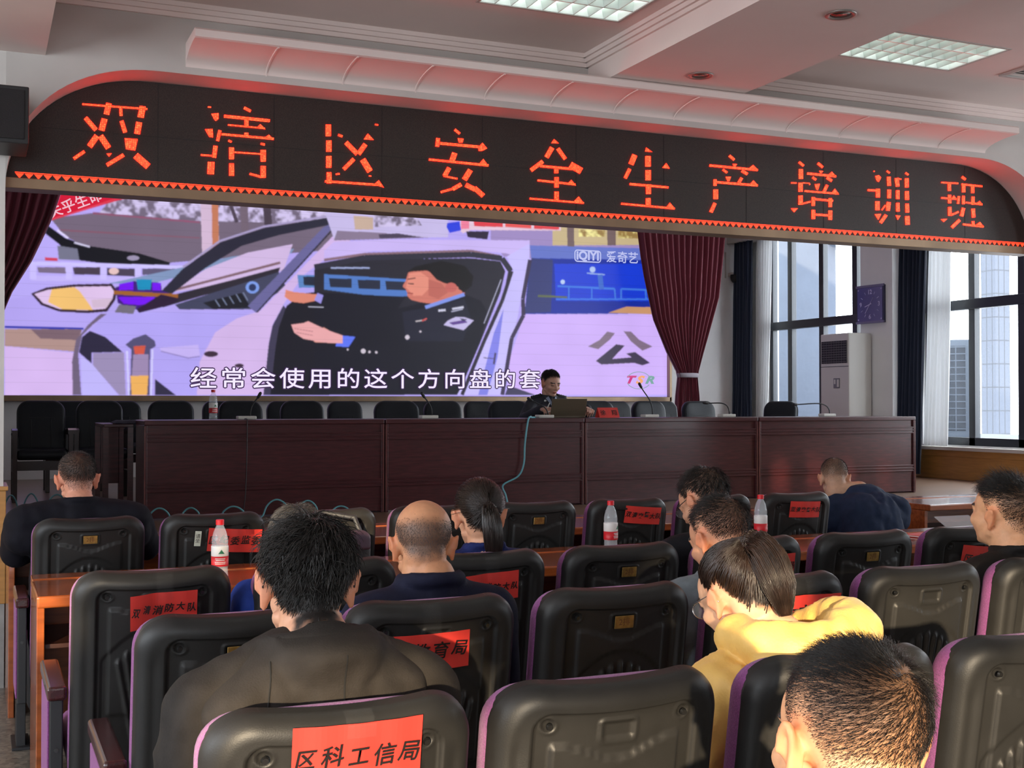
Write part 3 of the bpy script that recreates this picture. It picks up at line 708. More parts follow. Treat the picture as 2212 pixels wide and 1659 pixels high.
 ((62,118,215),[(7162,2966),(7162,2806),(7183,2807),(7183,2967)]),
 ((62,118,215),[(7847,2965),(7860,2825),(7882,2827),(7870,2967)]),
 ((62,118,215),[(7947,2970),(7947,2828),(7969,2829),(7970,2970)]),
 ((62,118,215),[(8326,2970),(8331,2841),(8354,2843),(8349,2972)]),
 ((170,190,232),[(7569,3213),(7566,3198),(7556,3185),(7542,3176),(7525,3172),(7508,3174),(7494,3182),(7484,3195),(7481,3209),(7484,3225),(7494,3238),(7508,3247),(7525,3251),(7542,3248),(7556,3241),(7566,3228)]),
 ((150,175,225),[(7439,3151),(7709,3141),(7711,3158),(7440,3168)]),
 ((60,102,195),[(7599,3141),(7623,2945),(7697,2955),(7673,3151)]),
 ((180,200,235),[(7115,3029),(7112,3017),(7105,3007),(7094,3000),(7081,2997),(7068,2999),(7058,3005),(7050,3015),(7048,3026),(7050,3038),(7058,3048),(7068,3055),(7081,3058),(7094,3056),(7105,3050),(7112,3040)]),
 ((192,142,102),[(7759,2640),(8033,2730),(8568,2738),(8567,2642)]),
 ((92,102,70),[(6719,2815),(7148,2813),(7149,2841),(6721,2843)]),
 ((200,170,240),[(6521,2582),(8723,2646),(8720,1540),(6673,1534),(6278,1533),(6324,2015),(6439,2335)]),
 ((56,46,76),[(6580,3302),(6477,2787),(6532,2780),(6635,3296)]),
 ((56,46,76),[(6477,2781),(6486,2569),(6542,2573),(6532,2785)]),
 ((56,46,76),[(6489,2582),(6322,2280),(6371,2258),(6539,2560)]),
 ((56,46,76),[(6319,2273),(6273,2018),(6328,2011),(6374,2266)]),
 ((56,46,76),[(6273,2018),(6186,1537),(6241,1529),(6328,2011)]),
 ((60,55,86),[(6301,1656),(6684,1534),(6250,1533)]),
 ((125,106,128),[(7746,2387),(7863,2368),(7783,2278),(7610,2148),(7453,2180),(7635,2275)]),
 ((125,106,128),[(7995,2398),(8108,2396),(8234,2288),(8443,2199),(8285,2140),(8108,2263)]),
 ((58,48,74),[(7882,2219),(8012,2204),(7820,2020),(8120,2047),(8032,2096),(8171,2120),(8404,1975),(8284,1940),(8158,1972),(7659,1943),(7573,1990)]),
 ((204,18,52),[(865,3845),(1691,3818),(1121,3604),(746,3459)]),
 ((225,70,90),[(747,3468),(1122,3613),(1119,3623),(744,3478)]),
 ((225,70,90),[(1122,3613),(1624,3819),(1621,3829),(1119,3623)]),
]
STAGE_FILL = 16.0  # strength of the added battens that brighten the stage
# ================================================================ LED banner above the stage
PANEL = mat('led_panel_black', (0.027, 0.019, 0.016), 0.5, var=0.5, vscale=220, detail=1)
def led_red():
    m = emat('led_red', (1.0, 0.015, 0.006), 15.0)
    nt = m.node_tree; b = nt.nodes['Principled BSDF']
    tc = nt.nodes.new('ShaderNodeTexCoord')
    v = nt.nodes.new('ShaderNodeTexVoronoi'); v.inputs['Scale'].default_value = 100
    v.inputs['Randomness'].default_value = 0.25
    nt.links.new(tc.outputs['Object'], v.inputs['Vector'])
    cr = nt.nodes.new('ShaderNodeValToRGB')
    cr.color_ramp.elements[0].position = 0.15; cr.color_ramp.elements[0].color = (1.0, 0.040, 0.010, 1)
    cr.color_ramp.elements[1].position = 0.62; cr.color_ramp.elements[1].color = (0.8, 0.005, 0.0016, 1)
    nt.links.new(v.outputs['Distance'], cr.inputs[0])
    nt.links.new(cr.outputs[0], b.inputs['Emission Color'])
    return m
LEDR = led_red()
ban = thing('led_banner', 'long black scrolling sign with red lit characters above the stage', 'sign', (0, 0, 0))
bp = arch_pts(OX0 + .002, OX1 - .002, OZ - .002, RX, RZ, 2.5)
bp = [(x, z) for x, z in bp if z > 2.632]
x0b = bp[0][0]; x1b = bp[-1][0]
poly = [(x0b - .03, 2.625)] + bp + [(x1b + .03, 2.625)]
poly = [(max(OX0 + .004, min(OX1 - .004, x)), z) for x, z in poly]
MB().prism(poly, 6.89, 6.97).build('panel', PANEL, ban)
b = MB()
for x in np.arange(0.9, 7.0, 0.64):          # module seams
    b.box(x - .0012, x + .0012, 6.8885, 6.89, 2.64, 3.17)
b.box(.3, 7.1, 6.8885, 6.89, 2.879, 2.881)
b.build('module_seam', BLACKM, ban)
for ch, polys in LED_GLYPHS.items():
    b = MB()
    for p in polys:
        b.prism([(x / 1000, z / 1000) for x, z in p], 6.8855, 6.8895)
    b.build('lit_character', LEDR, ban)
b = MB()
nt_ = 153; xa, xb_ = 0.175, 7.245; w = (xb_ - xa) / nt_
for i in range(nt_):
    x = xa + i * w
    b.prism([(x + .002, 2.6275), (x + w - .002, 2.6275), (x + w / 2, 2.602)], 6.8865, 6.8895)
b.prism([(xa, 2.635), (xb_, 2.635), (xb_, 2.631), (xa, 2.631)], 6.8865, 6.8895)
b.build('lit_triangle_border', emat('led_red_border', (1.0, 0.035, 0.010), 3.0), ban)
MB().box(xa - .04, xb_ + .045, 6.8895, 6.97, 2.598, 2.64).build('border_strip', PANEL, ban)
MB().box(OX0 + .003, OX1 - .003, 6.86, 7.0, 2.545, 2.600).build('bottom_trim', STEEL, ban, bevel=.003)
b = MB()
b.box(OX0 + .02, OX1 - .02, 6.97, 7.08, 2.60, 3.1)
b.build('housing', BLACKM, ban)

# ================================================================ video wall
def raster_video(X0, X1, Z0, Z1, W, H):
    img = np.zeros((H, W, 3)); img[:] = sl((176, 160, 236))
    gx = (np.arange(W) + .5) / W * (X1 - X0) + X0
    gz = (np.arange(H) + .5) / H * (Z1 - Z0) + Z0
    rs = np.random.RandomState(3)
    def smooth_noise(cell):
        n = rs.rand(H // cell + 3, W // cell + 3)
        yy = np.arange(H) / cell; xx = np.arange(W) / cell
        y0 = yy.astype(int); x0 = xx.astype(int); fy = (yy - y0)[:, None]; fx = (xx - x0)[None]
        return (n[y0][:, x0] * (1 - fy) * (1 - fx) + n[y0 + 1][:, x0] * fy * (1 - fx) + n[y0][:, x0 + 1] * (1 - fy) * fx + n[y0 + 1][:, x0 + 1] * fy * fx)
    leaves = smooth_noise(14) * .6 + smooth_noise(6) * .4
    for c, p in VIDEO:
        p = np.array(p) / 1000.0
        ix = np.where((gx >= p[:, 0].min()) & (gx <= p[:, 0].max()))[0]
        iz = np.where((gz >= p[:, 1].min()) & (gz <= p[:, 1].max()))[0]
        if not len(ix) or not len(iz): continue
        sx = gx[ix][None, :]; sz = gz[iz][:, None]
        ins = np.zeros((len(iz), len(ix)), bool)
        q = len(p); k = q - 1
        for i in range(q):
            (xi, zi), (xk, zk) = p[i], p[k]
            if abs(zi - zk) > 1e-9:
                ins ^= ((zi > sz) != (zk > sz)) & (sx < (xk - xi) * (sz - zi) / (zk - zi) + xi)
            k = i
        reg = img[iz[0]:iz[-1] + 1, ix[0]:ix[-1] + 1]
        if c == 'N' or c == 'Y':
            t = leaves[iz[0]:iz[-1] + 1, ix[0]:ix[-1] + 1]
            t = np.clip((t - .35) / .3, 0, 1)[..., None]
            a, bb = ((112, 100, 122), (205, 192, 232)) if c == 'N' else ((150, 120, 70), (235, 225, 150))
            colr = np.array(sl(a)) * (1 - t) + np.array(sl(bb)) * t
            reg[ins] = colr[ins]
        else:
            reg[ins] = sl(c)
    for _ in range(4):                      # the picture itself is soft
        pd = np.pad(img, ((1, 1), (1, 1), (0, 0)), 'edge')
        img = (pd[:-2, 1:-1] + pd[2:, 1:-1] + pd[1:-1, :-2] + pd[1:-1, 2:] + 2 * pd[1:-1, 1:-1]) / 6
    img *= (0.96 + .08 * smooth_noise(48))[..., None]
    for r in range(0, H, 28):
        img[r:r + 2] *= 0.92
    return img
vw = thing('video_wall', 'huge lit video screen showing a man in uniform inside a white car', 'screen', (0, 0, 0))
VX0, VX1, VZ0, VZ1 = -0.10, 8.672, 1.512, 3.835
GW, GH = 900, 238
img = raster_video(VX0, VX1, VZ0, VZ1, 2 * GW, 2 * GH)
img = (img[0::2, 0::2] + img[1::2, 0::2] + img[0::2, 1::2] + img[1::2, 1::2]) / 4
xs = np.linspace(VX0, VX1, GW + 1); zs = np.linspace(VZ0, VZ1, GH + 1)
vx, vz = np.meshgrid(xs, zs)
co = np.stack([vx, np.full_like(vx, 14.5), vz], -1).reshape(-1, 3)
me = bpy.data.meshes.new('screen_picture')
ii, kk = np.meshgrid(np.arange(GH), np.arange(GW), indexing='ij')
a_ = (ii * (GW + 1) + kk).ravel()
q = np.stack([a_, a_ + 1, a_ + GW + 2, a_ + GW + 1], -1)
me.vertices.add(len(co)); me.vertices.foreach_set('co', co.ravel())
me.loops.add(q.size); me.loops.foreach_set('vertex_index', q.ravel().astype(np.int32))
me.polygons.add(len(q)); me.polygons.foreach_set('loop_start', np.arange(0, q.size, 4, dtype=np.int32))
me.update(); me.validate()
at_ = me.attributes.new('picture', 'FLOAT_COLOR', 'FACE')
rgba = np.concatenate([img.reshape(-1, 3), np.ones((GW * GH, 1))], 1)
at_.data.foreach_set('color', rgba.astype(np.float32).ravel())
PICT = emat('screen_light', (1, 1, 1), 1.08, attr='picture', sample=False)
link_mesh('screen_picture', me, PICT, vw)
MB().box(VX0, VX1, 14.51, 14.6, VZ0, VZ1).build('panel_housing', BLACKM, vw)
MB().box(VX0 - .05, 8.71, 14.44, 14.6, 1.448, 1.508).build('bottom_frame', STEEL, vw, bevel=.004)
MB().box(8.676, 8.715, 14.44, 14.6, 1.45, 3.88).build('side_frame', STEEL, vw, bevel=.004)
MB().box(VX0 - .05, 8.715, 14.44, 14.6, 3.84, 3.885).build('top_frame', STEEL, vw, bevel=.004)
TW = emat('screen_lettering_white', sl((232, 222, 252)), 1.1, sample=False)
TD = emat('screen_lettering_dark', sl((62, 40, 78)), 1.0, sample=False)
TL = emat('screen_lettering_pale', sl((190, 195, 240)), 1.0, sample=False)
SCRM = lambda x, z, y=14.492, r=0.0, sx=1.0: Matrix.Translation((x, y, z)) @ Matrix.Rotation(R(90), 4, 'X') @ Matrix.Rotation(r, 4, 'Z') @ Matrix.Diagonal((sx, 1, 1, 1))
sub = '经常会使用的这个方向盘的套'
dx = (6.60 - 2.42) / (len(sub) - 1)
b0 = None
for nm, m_, offs, y in (('subtitle_outline', TD, [(.016 * math.cos(k * PI / 4), .016 * math.sin(k * PI / 4)) for k in range(8)], 14.494), ('subtitle', TW, [(-.0025, 0), (.0025, 0), (0, .0025), (0, -.0025)], 14.490)):
    bmj = bmesh.new()
    for i, ch in enumerate(sub):
        for ox, oz in offs:
            t = text_mesh(ch, .262)
            t.transform(SCRM(2.42 + dx * i + ox, 1.700 + .0015 * i + oz, y, sx=1.2)); bmj.from_mesh(t); bpy.data.meshes.remove(t)
    mm = bpy.data.meshes.new(nm); bmj.to_mesh(mm); bmj.free()
    link_mesh(nm, mm, m_, vw)
# channel logo: rounded frame with letters, then three characters
def rr_ring(cx, cz, w, h, r, t, y, n=6):
    def rr(w, h, r):
        out = []
        for qx, qz, a0 in ((1, 1, 0), (-1, 1, 90), (-1, -1, 180), (1, -1, 270)):
            for k in range(n + 1):
                a = R(a0 + 90 * k / n)
                out.append((cx + qx * (w / 2 - r) + r * math.cos(a), y, cz + qz * (h / 2 - r) + r * math.sin(a)))
        return out
    o_, i_ = rr(w, h, r), rr(w - 2 * t, h - 2 * t, max(r - t, .004))
    k = len(o_)
    return MB().add(o_ + i_, [(j, (j + 1) % k, k + (j + 1) % k, k + j) for j in range(k)])
rr_ring(7.45, 3.385, .40, .165, .045, .016, 14.492).build('channel_logo_frame', TL, vw)
text_part('channel_logo_letters', 'iQIYI', TL, vw, SCRM(7.45, 3.385, sx=1.0), size=.16, bold=.006)
text_part('channel_logo_characters', '爱奇艺', TL, vw, SCRM(7.975, 3.383), size=.165, bold=.002)
for t_, x, c in (('T', 8.07, (205, 60, 130)), ('S', 8.225, (245, 170, 110)), ('R', 8.385, (120, 165, 160))):
    text_part('programme_logo_letter', t_, emat('logo_letter_' + t_, sl(c), 1.0, sample=False), vw, SCRM(x, 1.738, sx=1.5), size=.14, bold=.007, shear=.35)
ringp = [(8.225 + .185 * math.cos(R(a)), 14.494, 1.735 + .115 * math.sin(R(a))) for a in range(-160, -20, 10)]
ringq = [(8.225 + .185 * math.cos(R(a)), 14.494, 1.735 + .115 * math.sin(R(a))) for a in range(25, 160, 10)]
MB().tube(ringp, .006, 4).tube(ringq, .006, 4).build('programme_logo_ring', emat('logo_ring', sl((140, 165, 175)), 1.0, sample=False), vw)
text_part('banner_lettering', '关乎生命', emat('banner_lettering', sl((240, 190, 205)), 1.0, sample=False), vw, SCRM(1.0, 3.655, r=R(24)), size=.155, bold=.002)

# ================================================================ stage furniture
WOOD = mat('dark_mahogany', (0.060, 0.010, 0.013), 0.36, var=0.35, vscale=5, stretch=(1.5, 1.5, 14), coat=0.12)
WOODL = mat('mahogany_edge_highlight', (0.16, 0.06, 0.055), 0.25, var=0.2, vscale=6, coat=0.4)  # paler wood colour painting the bright highlight along the desk edges
DX = [1.10, 2.915, 4.66, 6.40, 8.195]
DY0, DY1, DZ = 9.13, 9.66, 1.298
dlab = ['dark mahogany conference desk unit with the folded dark cloth at its end',
        'dark mahogany conference desk unit under the microphone between two empty chairs',
        'dark mahogany conference desk unit with the red name card and laptop edge',
        'dark mahogany conference desk unit nearest the stage windows']
dlab[1] = 'dark mahogany conference desk unit where the officer in uniform sits'
dlab[2] = 'dark mahogany conference desk unit with the red name card on top'
for i in range(4):
    x0, x1 = DX[i] + .006, DX[i + 1] - .006
    t = thing('conference_desk', dlab[i], 'desk', ((x0 + x1) / 2, DY0, ZS), group='conference desks along the stage')
    w = (x1 - x0) / 2; h = DZ - ZS
    MB().box(-w, w, -.012, .53, h - .035, h).build('desk_top', WOOD, t, bevel=.005)
    MB().box(-w + .02, w - .02, .012, .032, .012, h - .035).build('front_panel', WOOD, t)
    for z in (h - .128, h - .49):
        b = MB().box(-w + .02, w - .02, .002, .012, z - .030, z + .030)
        for dz in (.026, .0, -.026):
            b.box(-w + .02, w - .02, -.006, .004, z + dz - .005, z + dz + .005)
        b.build('moulding', WOOD, t, bevel=.002, bseg=1)
    for sx in (-1, 1):
        b = MB(); xa_, xb2 = sorted((sx * (w - .022), sx * w))
        b.box(xa_, xb2, -.004, .50, .0, h - .035)
        sp = b.build('side_panel', WOOD, t, bevel=.003)
        xe = sx * (w - .004)
        MB().box(xe - .004, xe + .004, -.007, -.003, .01, h - .04).build('edge_highlight', WOODL, sp)
    MB().box(-w + .03, w - .03, .05, .45, h - .22, h - .205).build('shelf', WOOD, t)
# end table
t = thing('end_table', 'dark side table at the end of the mahogany conference desks', 'table', (1.02, 9.74, ZS))
b = MB().box(-.14, .075, -.06, .70, .665, .69).build('table_top', WOOD, t, bevel=.004)
for x in (-.125, .055):
    for y in (-.03, .64): MB().box(x - .02, x + .02, y - .02, y + .02, 0, .665).build('leg', WOOD, t)
MB().box(-.10, .04, .62, .64, .2, .665).build('back_panel', WOOD, t)
cl = MB()
pts = []
for i in range(15):
    row = []
    for k in range(13):
        u, v = i / 14, k / 12
        e = min(u, 1 - u, v, 1 - v)
        row.append((-.15 + .30 * u + .012 * noise.noise((u * 5, v * 5, 1)), -.17 + .34 * v, .004 + .022 * min(1, e * 7) + .006 * noise.noise((u * 6, v * 6, 0))))
    pts.append(row)
cl.grid(pts); cl.box(-.14, .14, -.16, .16, 0, .006)
o = cl.build('folded_cloth', mat('dark_violet_cloth', (0.03, 0.028, 0.05), 0.85), smooth=True)
o.location = (1.10, 9.78, DZ + .001); o.location.z = ZS + .692
props(o, 'folded dark cloth lying on the side table at the desk end', 'cloth')

LEATH = mat('black_blue_leather', (0.008, 0.010, 0.014), 0.42, spec=0.3, bump=0.12, bscale=180)
PIPE = mat('leather_piping', (0.035, 0.036, 0.045), 0.35)
DKW = mat('dark_chair_wood', (0.022, 0.009, 0.010), 0.3, coat=0.3)

def rr_outline(w, h, rt, rb, n=8):
    """rounded rectangle, x centred, z from 0 to h, counter-clockwise from lower right"""
    out = []
    for cx, cz, a0, r in ((w / 2 - rb, rb, -90, rb), (w / 2 - rt, h - rt, 0, rt), (-w / 2 + rt, h - rt, 90, rt), (-w / 2 + rb, rb, 180, rb)):
        for k in range(n + 1):
            a = R(a0 + 90 * k / n)
            out.append((cx + r * math.cos(a), cz + r * math.sin(a)))
    return out
def pad(mb, w, h, rt, rb, t, edge=.03, bulge=.015, curve=0.0, M=None, n=8, mi=0, dip=0.0):
    """upholstered pad: back face at y=0, front face at y=t (towards +y)"""
    rings = []
    def ring(ins, y, s=1.0, bl=0.0):
        o_ = rr_outline(w - 2 * ins, h - 2 * ins, max(rt - ins, .006), max(rb - ins, .006), n)
        out = []
        for x, z in o_:
            z += ins
            x *= s; z = h / 2 + (z - h / 2) * s
            q = 2 * x / w
            out.append(Vector((x, y + bl + curve * q * q, z - dip * (1 - q * q) * (z / h))))
        return out
    for s in (.0, .4, .75): rings.append(ring(edge * .6, 0, s))
    for k in range(0, 9):
        a = -PI / 2 + PI * k / 8
        rings.append(ring(edge * (1 - math.cos(a)) * (1 if a > 0 else .6), t / 2 + t / 2 * math.sin(a)))
    for s in (.8, .5, .2, .0): rings.append(ring(edge, t, s, bulge * (1 - s * s)))
    k = len(rings[0])
    vs = [v for r_ in rings for v in r_]
    if M is not None: vs = [M @ v for v in vs]
    fs = []
    for i in range(len(rings) - 1):
        for j in range(k):
            fs.append((i * k + j, i * k + (j + 1) % k, (i + 1) * k + (j + 1) % k, (i + 1) * k + j))
    mb.add(vs, fs, mi)
    return mb

def make_stage_chair():
    t = thing('leather_armchair', 'x', 'chair')
    tilt = Matrix.Translation((0, .20, .40)) @ Matrix.Rotation(R(-8), 4, 'X')
    mb = MB(); pad(mb, .44, .47, .11, .05, -.085, edge=.03, bulge=-.012, curve=-.012, M=tilt)
    bk = mb.build('backrest', LEATH, t, smooth=True)
    m2 = MB()
    for x in (-.09, .09):
        m2.tube([tilt @ Vector((x, -.0975, .03)), tilt @ Vector((x, -.0975, .30))], .003, 5)
    m2.tube([tilt @ Vector((-.2, -.088, .305)), tilt @ Vector((-.1, -.094, .31)), tilt @ Vector((.1, -.094, .31)), tilt @ Vector((.2, -.088, .305))], .003, 5)
    m2.build('stitched_seam', BLACKM, bk)
    ol = rr_outline(.428, .458, .105, .05)
    m3 = MB(); m3.tube([tilt @ Vector((x, -.045 - .012 * (2 * x / .44) ** 2, z + .006)) for x, z in ol + ol[:1]], .006, 6)
    m3.build('piping', PIPE, bk, smooth=True)
    mb = MB(); pad(mb, .46, .44, .06, .06, .09, edge=.03, bulge=.012, M=Matrix.Translation((0, .20, .36)) @ Matrix.Rotation(R(90), 4, 'X'))
    mb.build('seat', LEATH, t, smooth=True)
    for sx in (-1, 1):
        x = sx * .245
        pts = [(x, .17, .60), (x, .0, .625), (x, -.15, .63), (x, -.22, .615)]
        b = MB()
        for p, q_ in zip(pts[:-1], pts[1:]):
            b.add([(x - .025, p[1], p[2]), (x + .025, p[1], p[2]), (x + .025, q_[1], q_[2]), (x - .025, q_[1], q_[2]),
                   (x - .025, p[1], p[2] - .035), (x + .025, p[1], p[2] - .035), (x + .025, q_[1], q_[2] - .035), (x - .025, q_[1], q_[2] - .035)],
                  [(0, 1, 2, 3), (4, 7, 6, 5), (0, 3, 7, 4), (1, 5, 6, 2), (0, 4, 5, 1), (3, 2, 6, 7)])
        b.build('armrest', DKW, t)
        MB().box(x - .022, x + .022, -.22, -.165, 0, .60).build('leg', DKW, t, bevel=.004)
        MB().box(x - .022, x + .022, .15, .20, 0, .62).build('leg', DKW, t, bevel=.004)
        MB().box(x - .018, x + .018, -.17, .16, .25, .36).build('side_rail', DKW, t)
    MB().box(-.23, .23, -.20, -.17, .27, .35).build('front_rail', DKW, t)
    return t
sc0 = make_stage_chair()
def stage_chair(x, y, rz, s, label, group, first=[True]):
    if first[0]:
        first[0] = False; o = sc0; o.location = (x, y, ZS); o.rotation_euler = (0, 0, rz)
        o['label'] = label; o['group'] = group
    else:
        o = dup(sc0, (x, y, ZS), rz, label, group)
    o.scale = (s, 1, 1)
    return o
G1, G2 = 'leather armchairs in the front row on stage', 'leather armchairs in the back row on stage'
front = [(.525, 11.45, 0, .92, 'black leather armchair beside the white pier at the screen edge'),
         (1.02, 11.45, 0, .92, 'black leather armchair next to the side table with the folded cloth'),
         (1.60, 11.1, 0, .92, 'black leather armchair behind the stage desk, directly behind the folded cloth'),
         (2.23, 11.1, .04, .92, 'black leather armchair behind the stage desk, second after the folded cloth by the first microphone'),
         (2.79, 11.1, -.03, .94, 'black leather armchair behind the stage desk, next one past the first microphone'),
         (3.66, 10.9, 0, 1.02, 'wide black leather armchair behind the stage desk, below the white subtitle middle'),
         (4.17, 11.0, .03, .9, 'empty black leather armchair two places before the seated officer'),
         (4.66, 10.55, -.06, .95, 'black leather armchair in which the officer in uniform sits'),
         (5.80, 10.9, 0, .9, 'black leather armchair right behind the red name card'),
         (6.42, 10.9, .05, .9, 'black leather armchair behind the tall microphone below the lit logo'),
         (7.02, 10.9, 0, .9, 'black leather armchair below the tied maroon curtain'),
         (7.98, 11.1, -1.05, .9, 'black leather armchair turned sideways in front of the blue window curtain')]
for a in front: stage_chair(*a, G1)
back = [(.84, 12.6, 0, .9, 'rear black leather armchair peeping out behind the first front armchair'),
        (1.32, 12.6, 0, .9, 'rear black leather armchair peeping out behind the second front armchair'),
        (1.86, 12.9, 0, .85, 'rear black leather armchair behind the folded cloth'),
        (2.36, 12.9, 0, .85, 'rear black leather armchair behind the bottle on the stage desk'),
        (3.05, 12.9, 0, .9, 'rear black leather armchair between the third and fourth desk armchairs'),
        (3.72, 12.9, 0, .9, 'rear black leather armchair hidden behind the armchair past the first microphone'),
        (4.62, 12.9, 0, .85, 'rear black leather armchair behind the second microphone'),
        (5.32, 12.9, 0, .85, 'rear black leather armchair just before the seated officer'),
        (6.42, 12.9, 0, .85, 'rear black leather armchair behind the officer laptop'),
        (7.12, 12.9, 0, .85, 'rear black leather armchair beside the tall microphone'),
        (7.78, 12.9, 0, .85, 'rear black leather armchair below the hanging maroon curtain knot')]
for a in back: stage_chair(*a, G2)

# ---------------- things on the stage desk
MICW = mat('mic_base_ivory', (0.62, 0.60, 0.54), 0.4)
def mic(x, y, tip, label, bend=.5):
    t = thing('gooseneck_microphone', label, 'microphone', (x, y, DZ + .0015), group='gooseneck microphones on the stage desk')
    MB().box(-.10, .04, -.045, .045, 0, .026).build('base', MICW, t, bevel=.006)
    p3 = Vector(tip) - Vector((x, y, DZ)); p0 = Vector((0, 0, .026))
    c1 = p0 + Vector((0, 0, max(.02, p3.z * bend))); c2 = p0.lerp(p3, .55) + Vector((0, 0, .03 * bend))
    pts = []
    for k in range(15):
        u = k / 14
        pts.append(p0 * (1 - u) ** 3 + c1 * 3 * u * (1 - u) ** 2 + c2 * 3 * u * u * (1 - u) + p3 * u ** 3)
    MB().tube(pts, .0055, 8).build('gooseneck', BLACKM, t, smooth=True)
    d = (pts[-1] - pts[-2]).normalized()
    MB().tube([p3 - d * .03, p3 - d * .025, p3 + d * .01, p3 + d * .02, p3 + d * .026], [.006, .011, .013, .011, .005], 10).build('capsule', BLACKM, t, smooth=True)
    return t
mic(1.915, 9.36, (1.985, 9.36, 1.485), 'gooseneck microphone beside the water bottle on the stage desk')
mic(3.39, 9.36, (3.31, 9.36, 1.49), 'gooseneck microphone in the middle of the empty desk half, tip towards the screen')
mic(4.42, 9.34, (4.28, 9.40, 1.455), 'gooseneck microphone with cyan cable in front of the seated officer')
mic(5.45, 9.36, (5.325, 9.36, 1.58), 'tall gooseneck microphone standing beside the red name card')
mic(6.25, 9.36, (6.02, 9.40, 1.425), 'low bent gooseneck microphone in front of the blue curtain', 1.1)
mic(7.37, 9.36, (7.0, 9.40, 1.41), 'gooseneck microphone bent flat at the desk end by the air conditioner', 1.25)
# laptop
t = thing('laptop', 'open dark laptop with its lid towards the audience in front of the officer', 'laptop', (4.68, 9.50, DZ + .001), R(2))
GRM = mat('dark_bronze_metal', (0.10, 0.075, 0.045), 0.45, metal=0.3)
MB().box(-.17, .17, -.02, .22, 0, .016).build('keyboard_base', GRM, t, bevel=.003)
Mx = Matrix.Translation((0, -.015, .012)) @ Matrix.Rotation(R(14), 4, 'X')
MB().box(-.17, .17, -.004, .004, 0, .155, M=Mx).build('screen_lid', GRM, t, bevel=.002)
MB().box(-.12, -.095, -.0052, -.0042, .118, .122, M=Mx @ Matrix.Rotation(R(-25), 4, 'Y') @ Matrix.Translation((-.045, 0, .0))).build('lid_mark', mat('silver_mark', (.6, .6, .58), .3), t)
# name card
RED = mat('red_paper', (0.62, 0.035, 0.025), 0.6, var=0.06, vscale=9)
INK = mat('black_ink', (0.006, 0.004, 0.004), 0.5)
t = thing('name_card', 'red tent name card with two dark characters beside the laptop', 'name card', (5.0, 9.36, DZ + .001))
b = MB(); b.prism([(-.045, 0), (-.043, 0), (0, .082), (.043, 0), (.045, 0), (0, .0865)], -.098, .098, plane='yz')
b.build('card', RED, t)
text_part('lettering', '徐　翔', INK, t, Matrix.Translation((0, -.0265, .040)) @ Matrix.Rotation(R(90 - 27), 4, 'X'), size=.055, bold=.0006)
# water bottles
PET = mat('clear_plastic_with_water', (0.80, 0.86, 0.90), 0.06, spec=0.8, alpha=0.26)
CAPR = mat('red_plastic_cap', (0.65, 0.012, 0.02), 0.35)
LABW = mat('white_bottle_label', (0.75, 0.75, 0.73), 0.45)
LABR = mat('red_bottle_label', (0.60, 0.015, 0.025), 0.45)
GRN = mat('green_print', (0.02, 0.16, 0.08), 0.5)
def make_bottle():
    t = thing('water_bottle', 'x', 'bottle')
    prof = [(.0, .0), (.026, .0), (.031, .006), (.0315, .02), (.0295, .026), (.0315, .032), (.0295, .04), (.0315, .048), (.0315, .128), (.0300, .134), (.0315, .140), (.030, .155), (.024, .180), (.016, .198), (.0135, .205), (.0135, .213), (.0, .213)]
    MB().lathe(prof, n=28).build('bottle_body', PET, t, smooth=True)
    MB().lathe([(0, .226), (.014, .226), (.0158, .224), (.0158, .206), (.0145, .206), (0, .206)], n=24).build('cap', CAPR, t, smooth=False)
    lb = MB().lathe([(.0322, .088), (.0326, .089), (.0326, .125), (.0322, .126)], n=28).build('label_upper_band', LABW, t, smooth=True)
    lr = MB().lathe([(.0322, .050), (.0326, .051), (.0326, .088), (.0322, .088)], n=28).build('label_lower_band', LABR, t, smooth=True)
    b = MB()
    for k in range(9):                                      # mountain mark
        a = R(-90 - 18 + 4.5 * k); hgt = .016 * (1 - abs(k - 4) / 4.6)
        b.box(-.0013, .0013, -.0004, .0004, .098, .098 + hgt, M=Matrix.Rotation(a + R(90), 4, 'Z') @ Matrix.Translation((0, -.033, 0)))
    b.build('mountain_mark', GRN, lb)
    b = MB()
    for z, a0, a1 in ((.080, -130, -60), (.074, -125, -65), (.066, -132, -58), (.060, -130, -60)):
        for k in range(12):
            a = a0 + (a1 - a0) * k / 12
            b.box(-.0012, .0012, -.0004, .0004, z - .0016, z + .0016, M=Matrix.Rotation(R(a + 90), 4, 'Z') @ Matrix.Translation((0, -.033, 0)))
    b.build('label_print', LABW, lr)
    return t
bot0 = make_bottle()
GB = 'red-capped water bottles'
bot0.location = (.854, 4.73, .7515); bot0['label'] = 'sunlit water bottle with red cap on the orange desk beside the hooded man'; bot0['group'] = GB
dup(bot0, (2.65, 4.93, .7515), R(40), 'water bottle with red cap on the desk in front of an empty armchair pair', GB)
dup(bot0, (3.49, 4.96, .7515), R(80), 'water bottle with red cap half hidden behind the man in grey suit', GB)
dup(bot0, (1.636, 9.36, DZ + .0015), R(20), 'water bottle with red cap standing on the stage desk', GB)

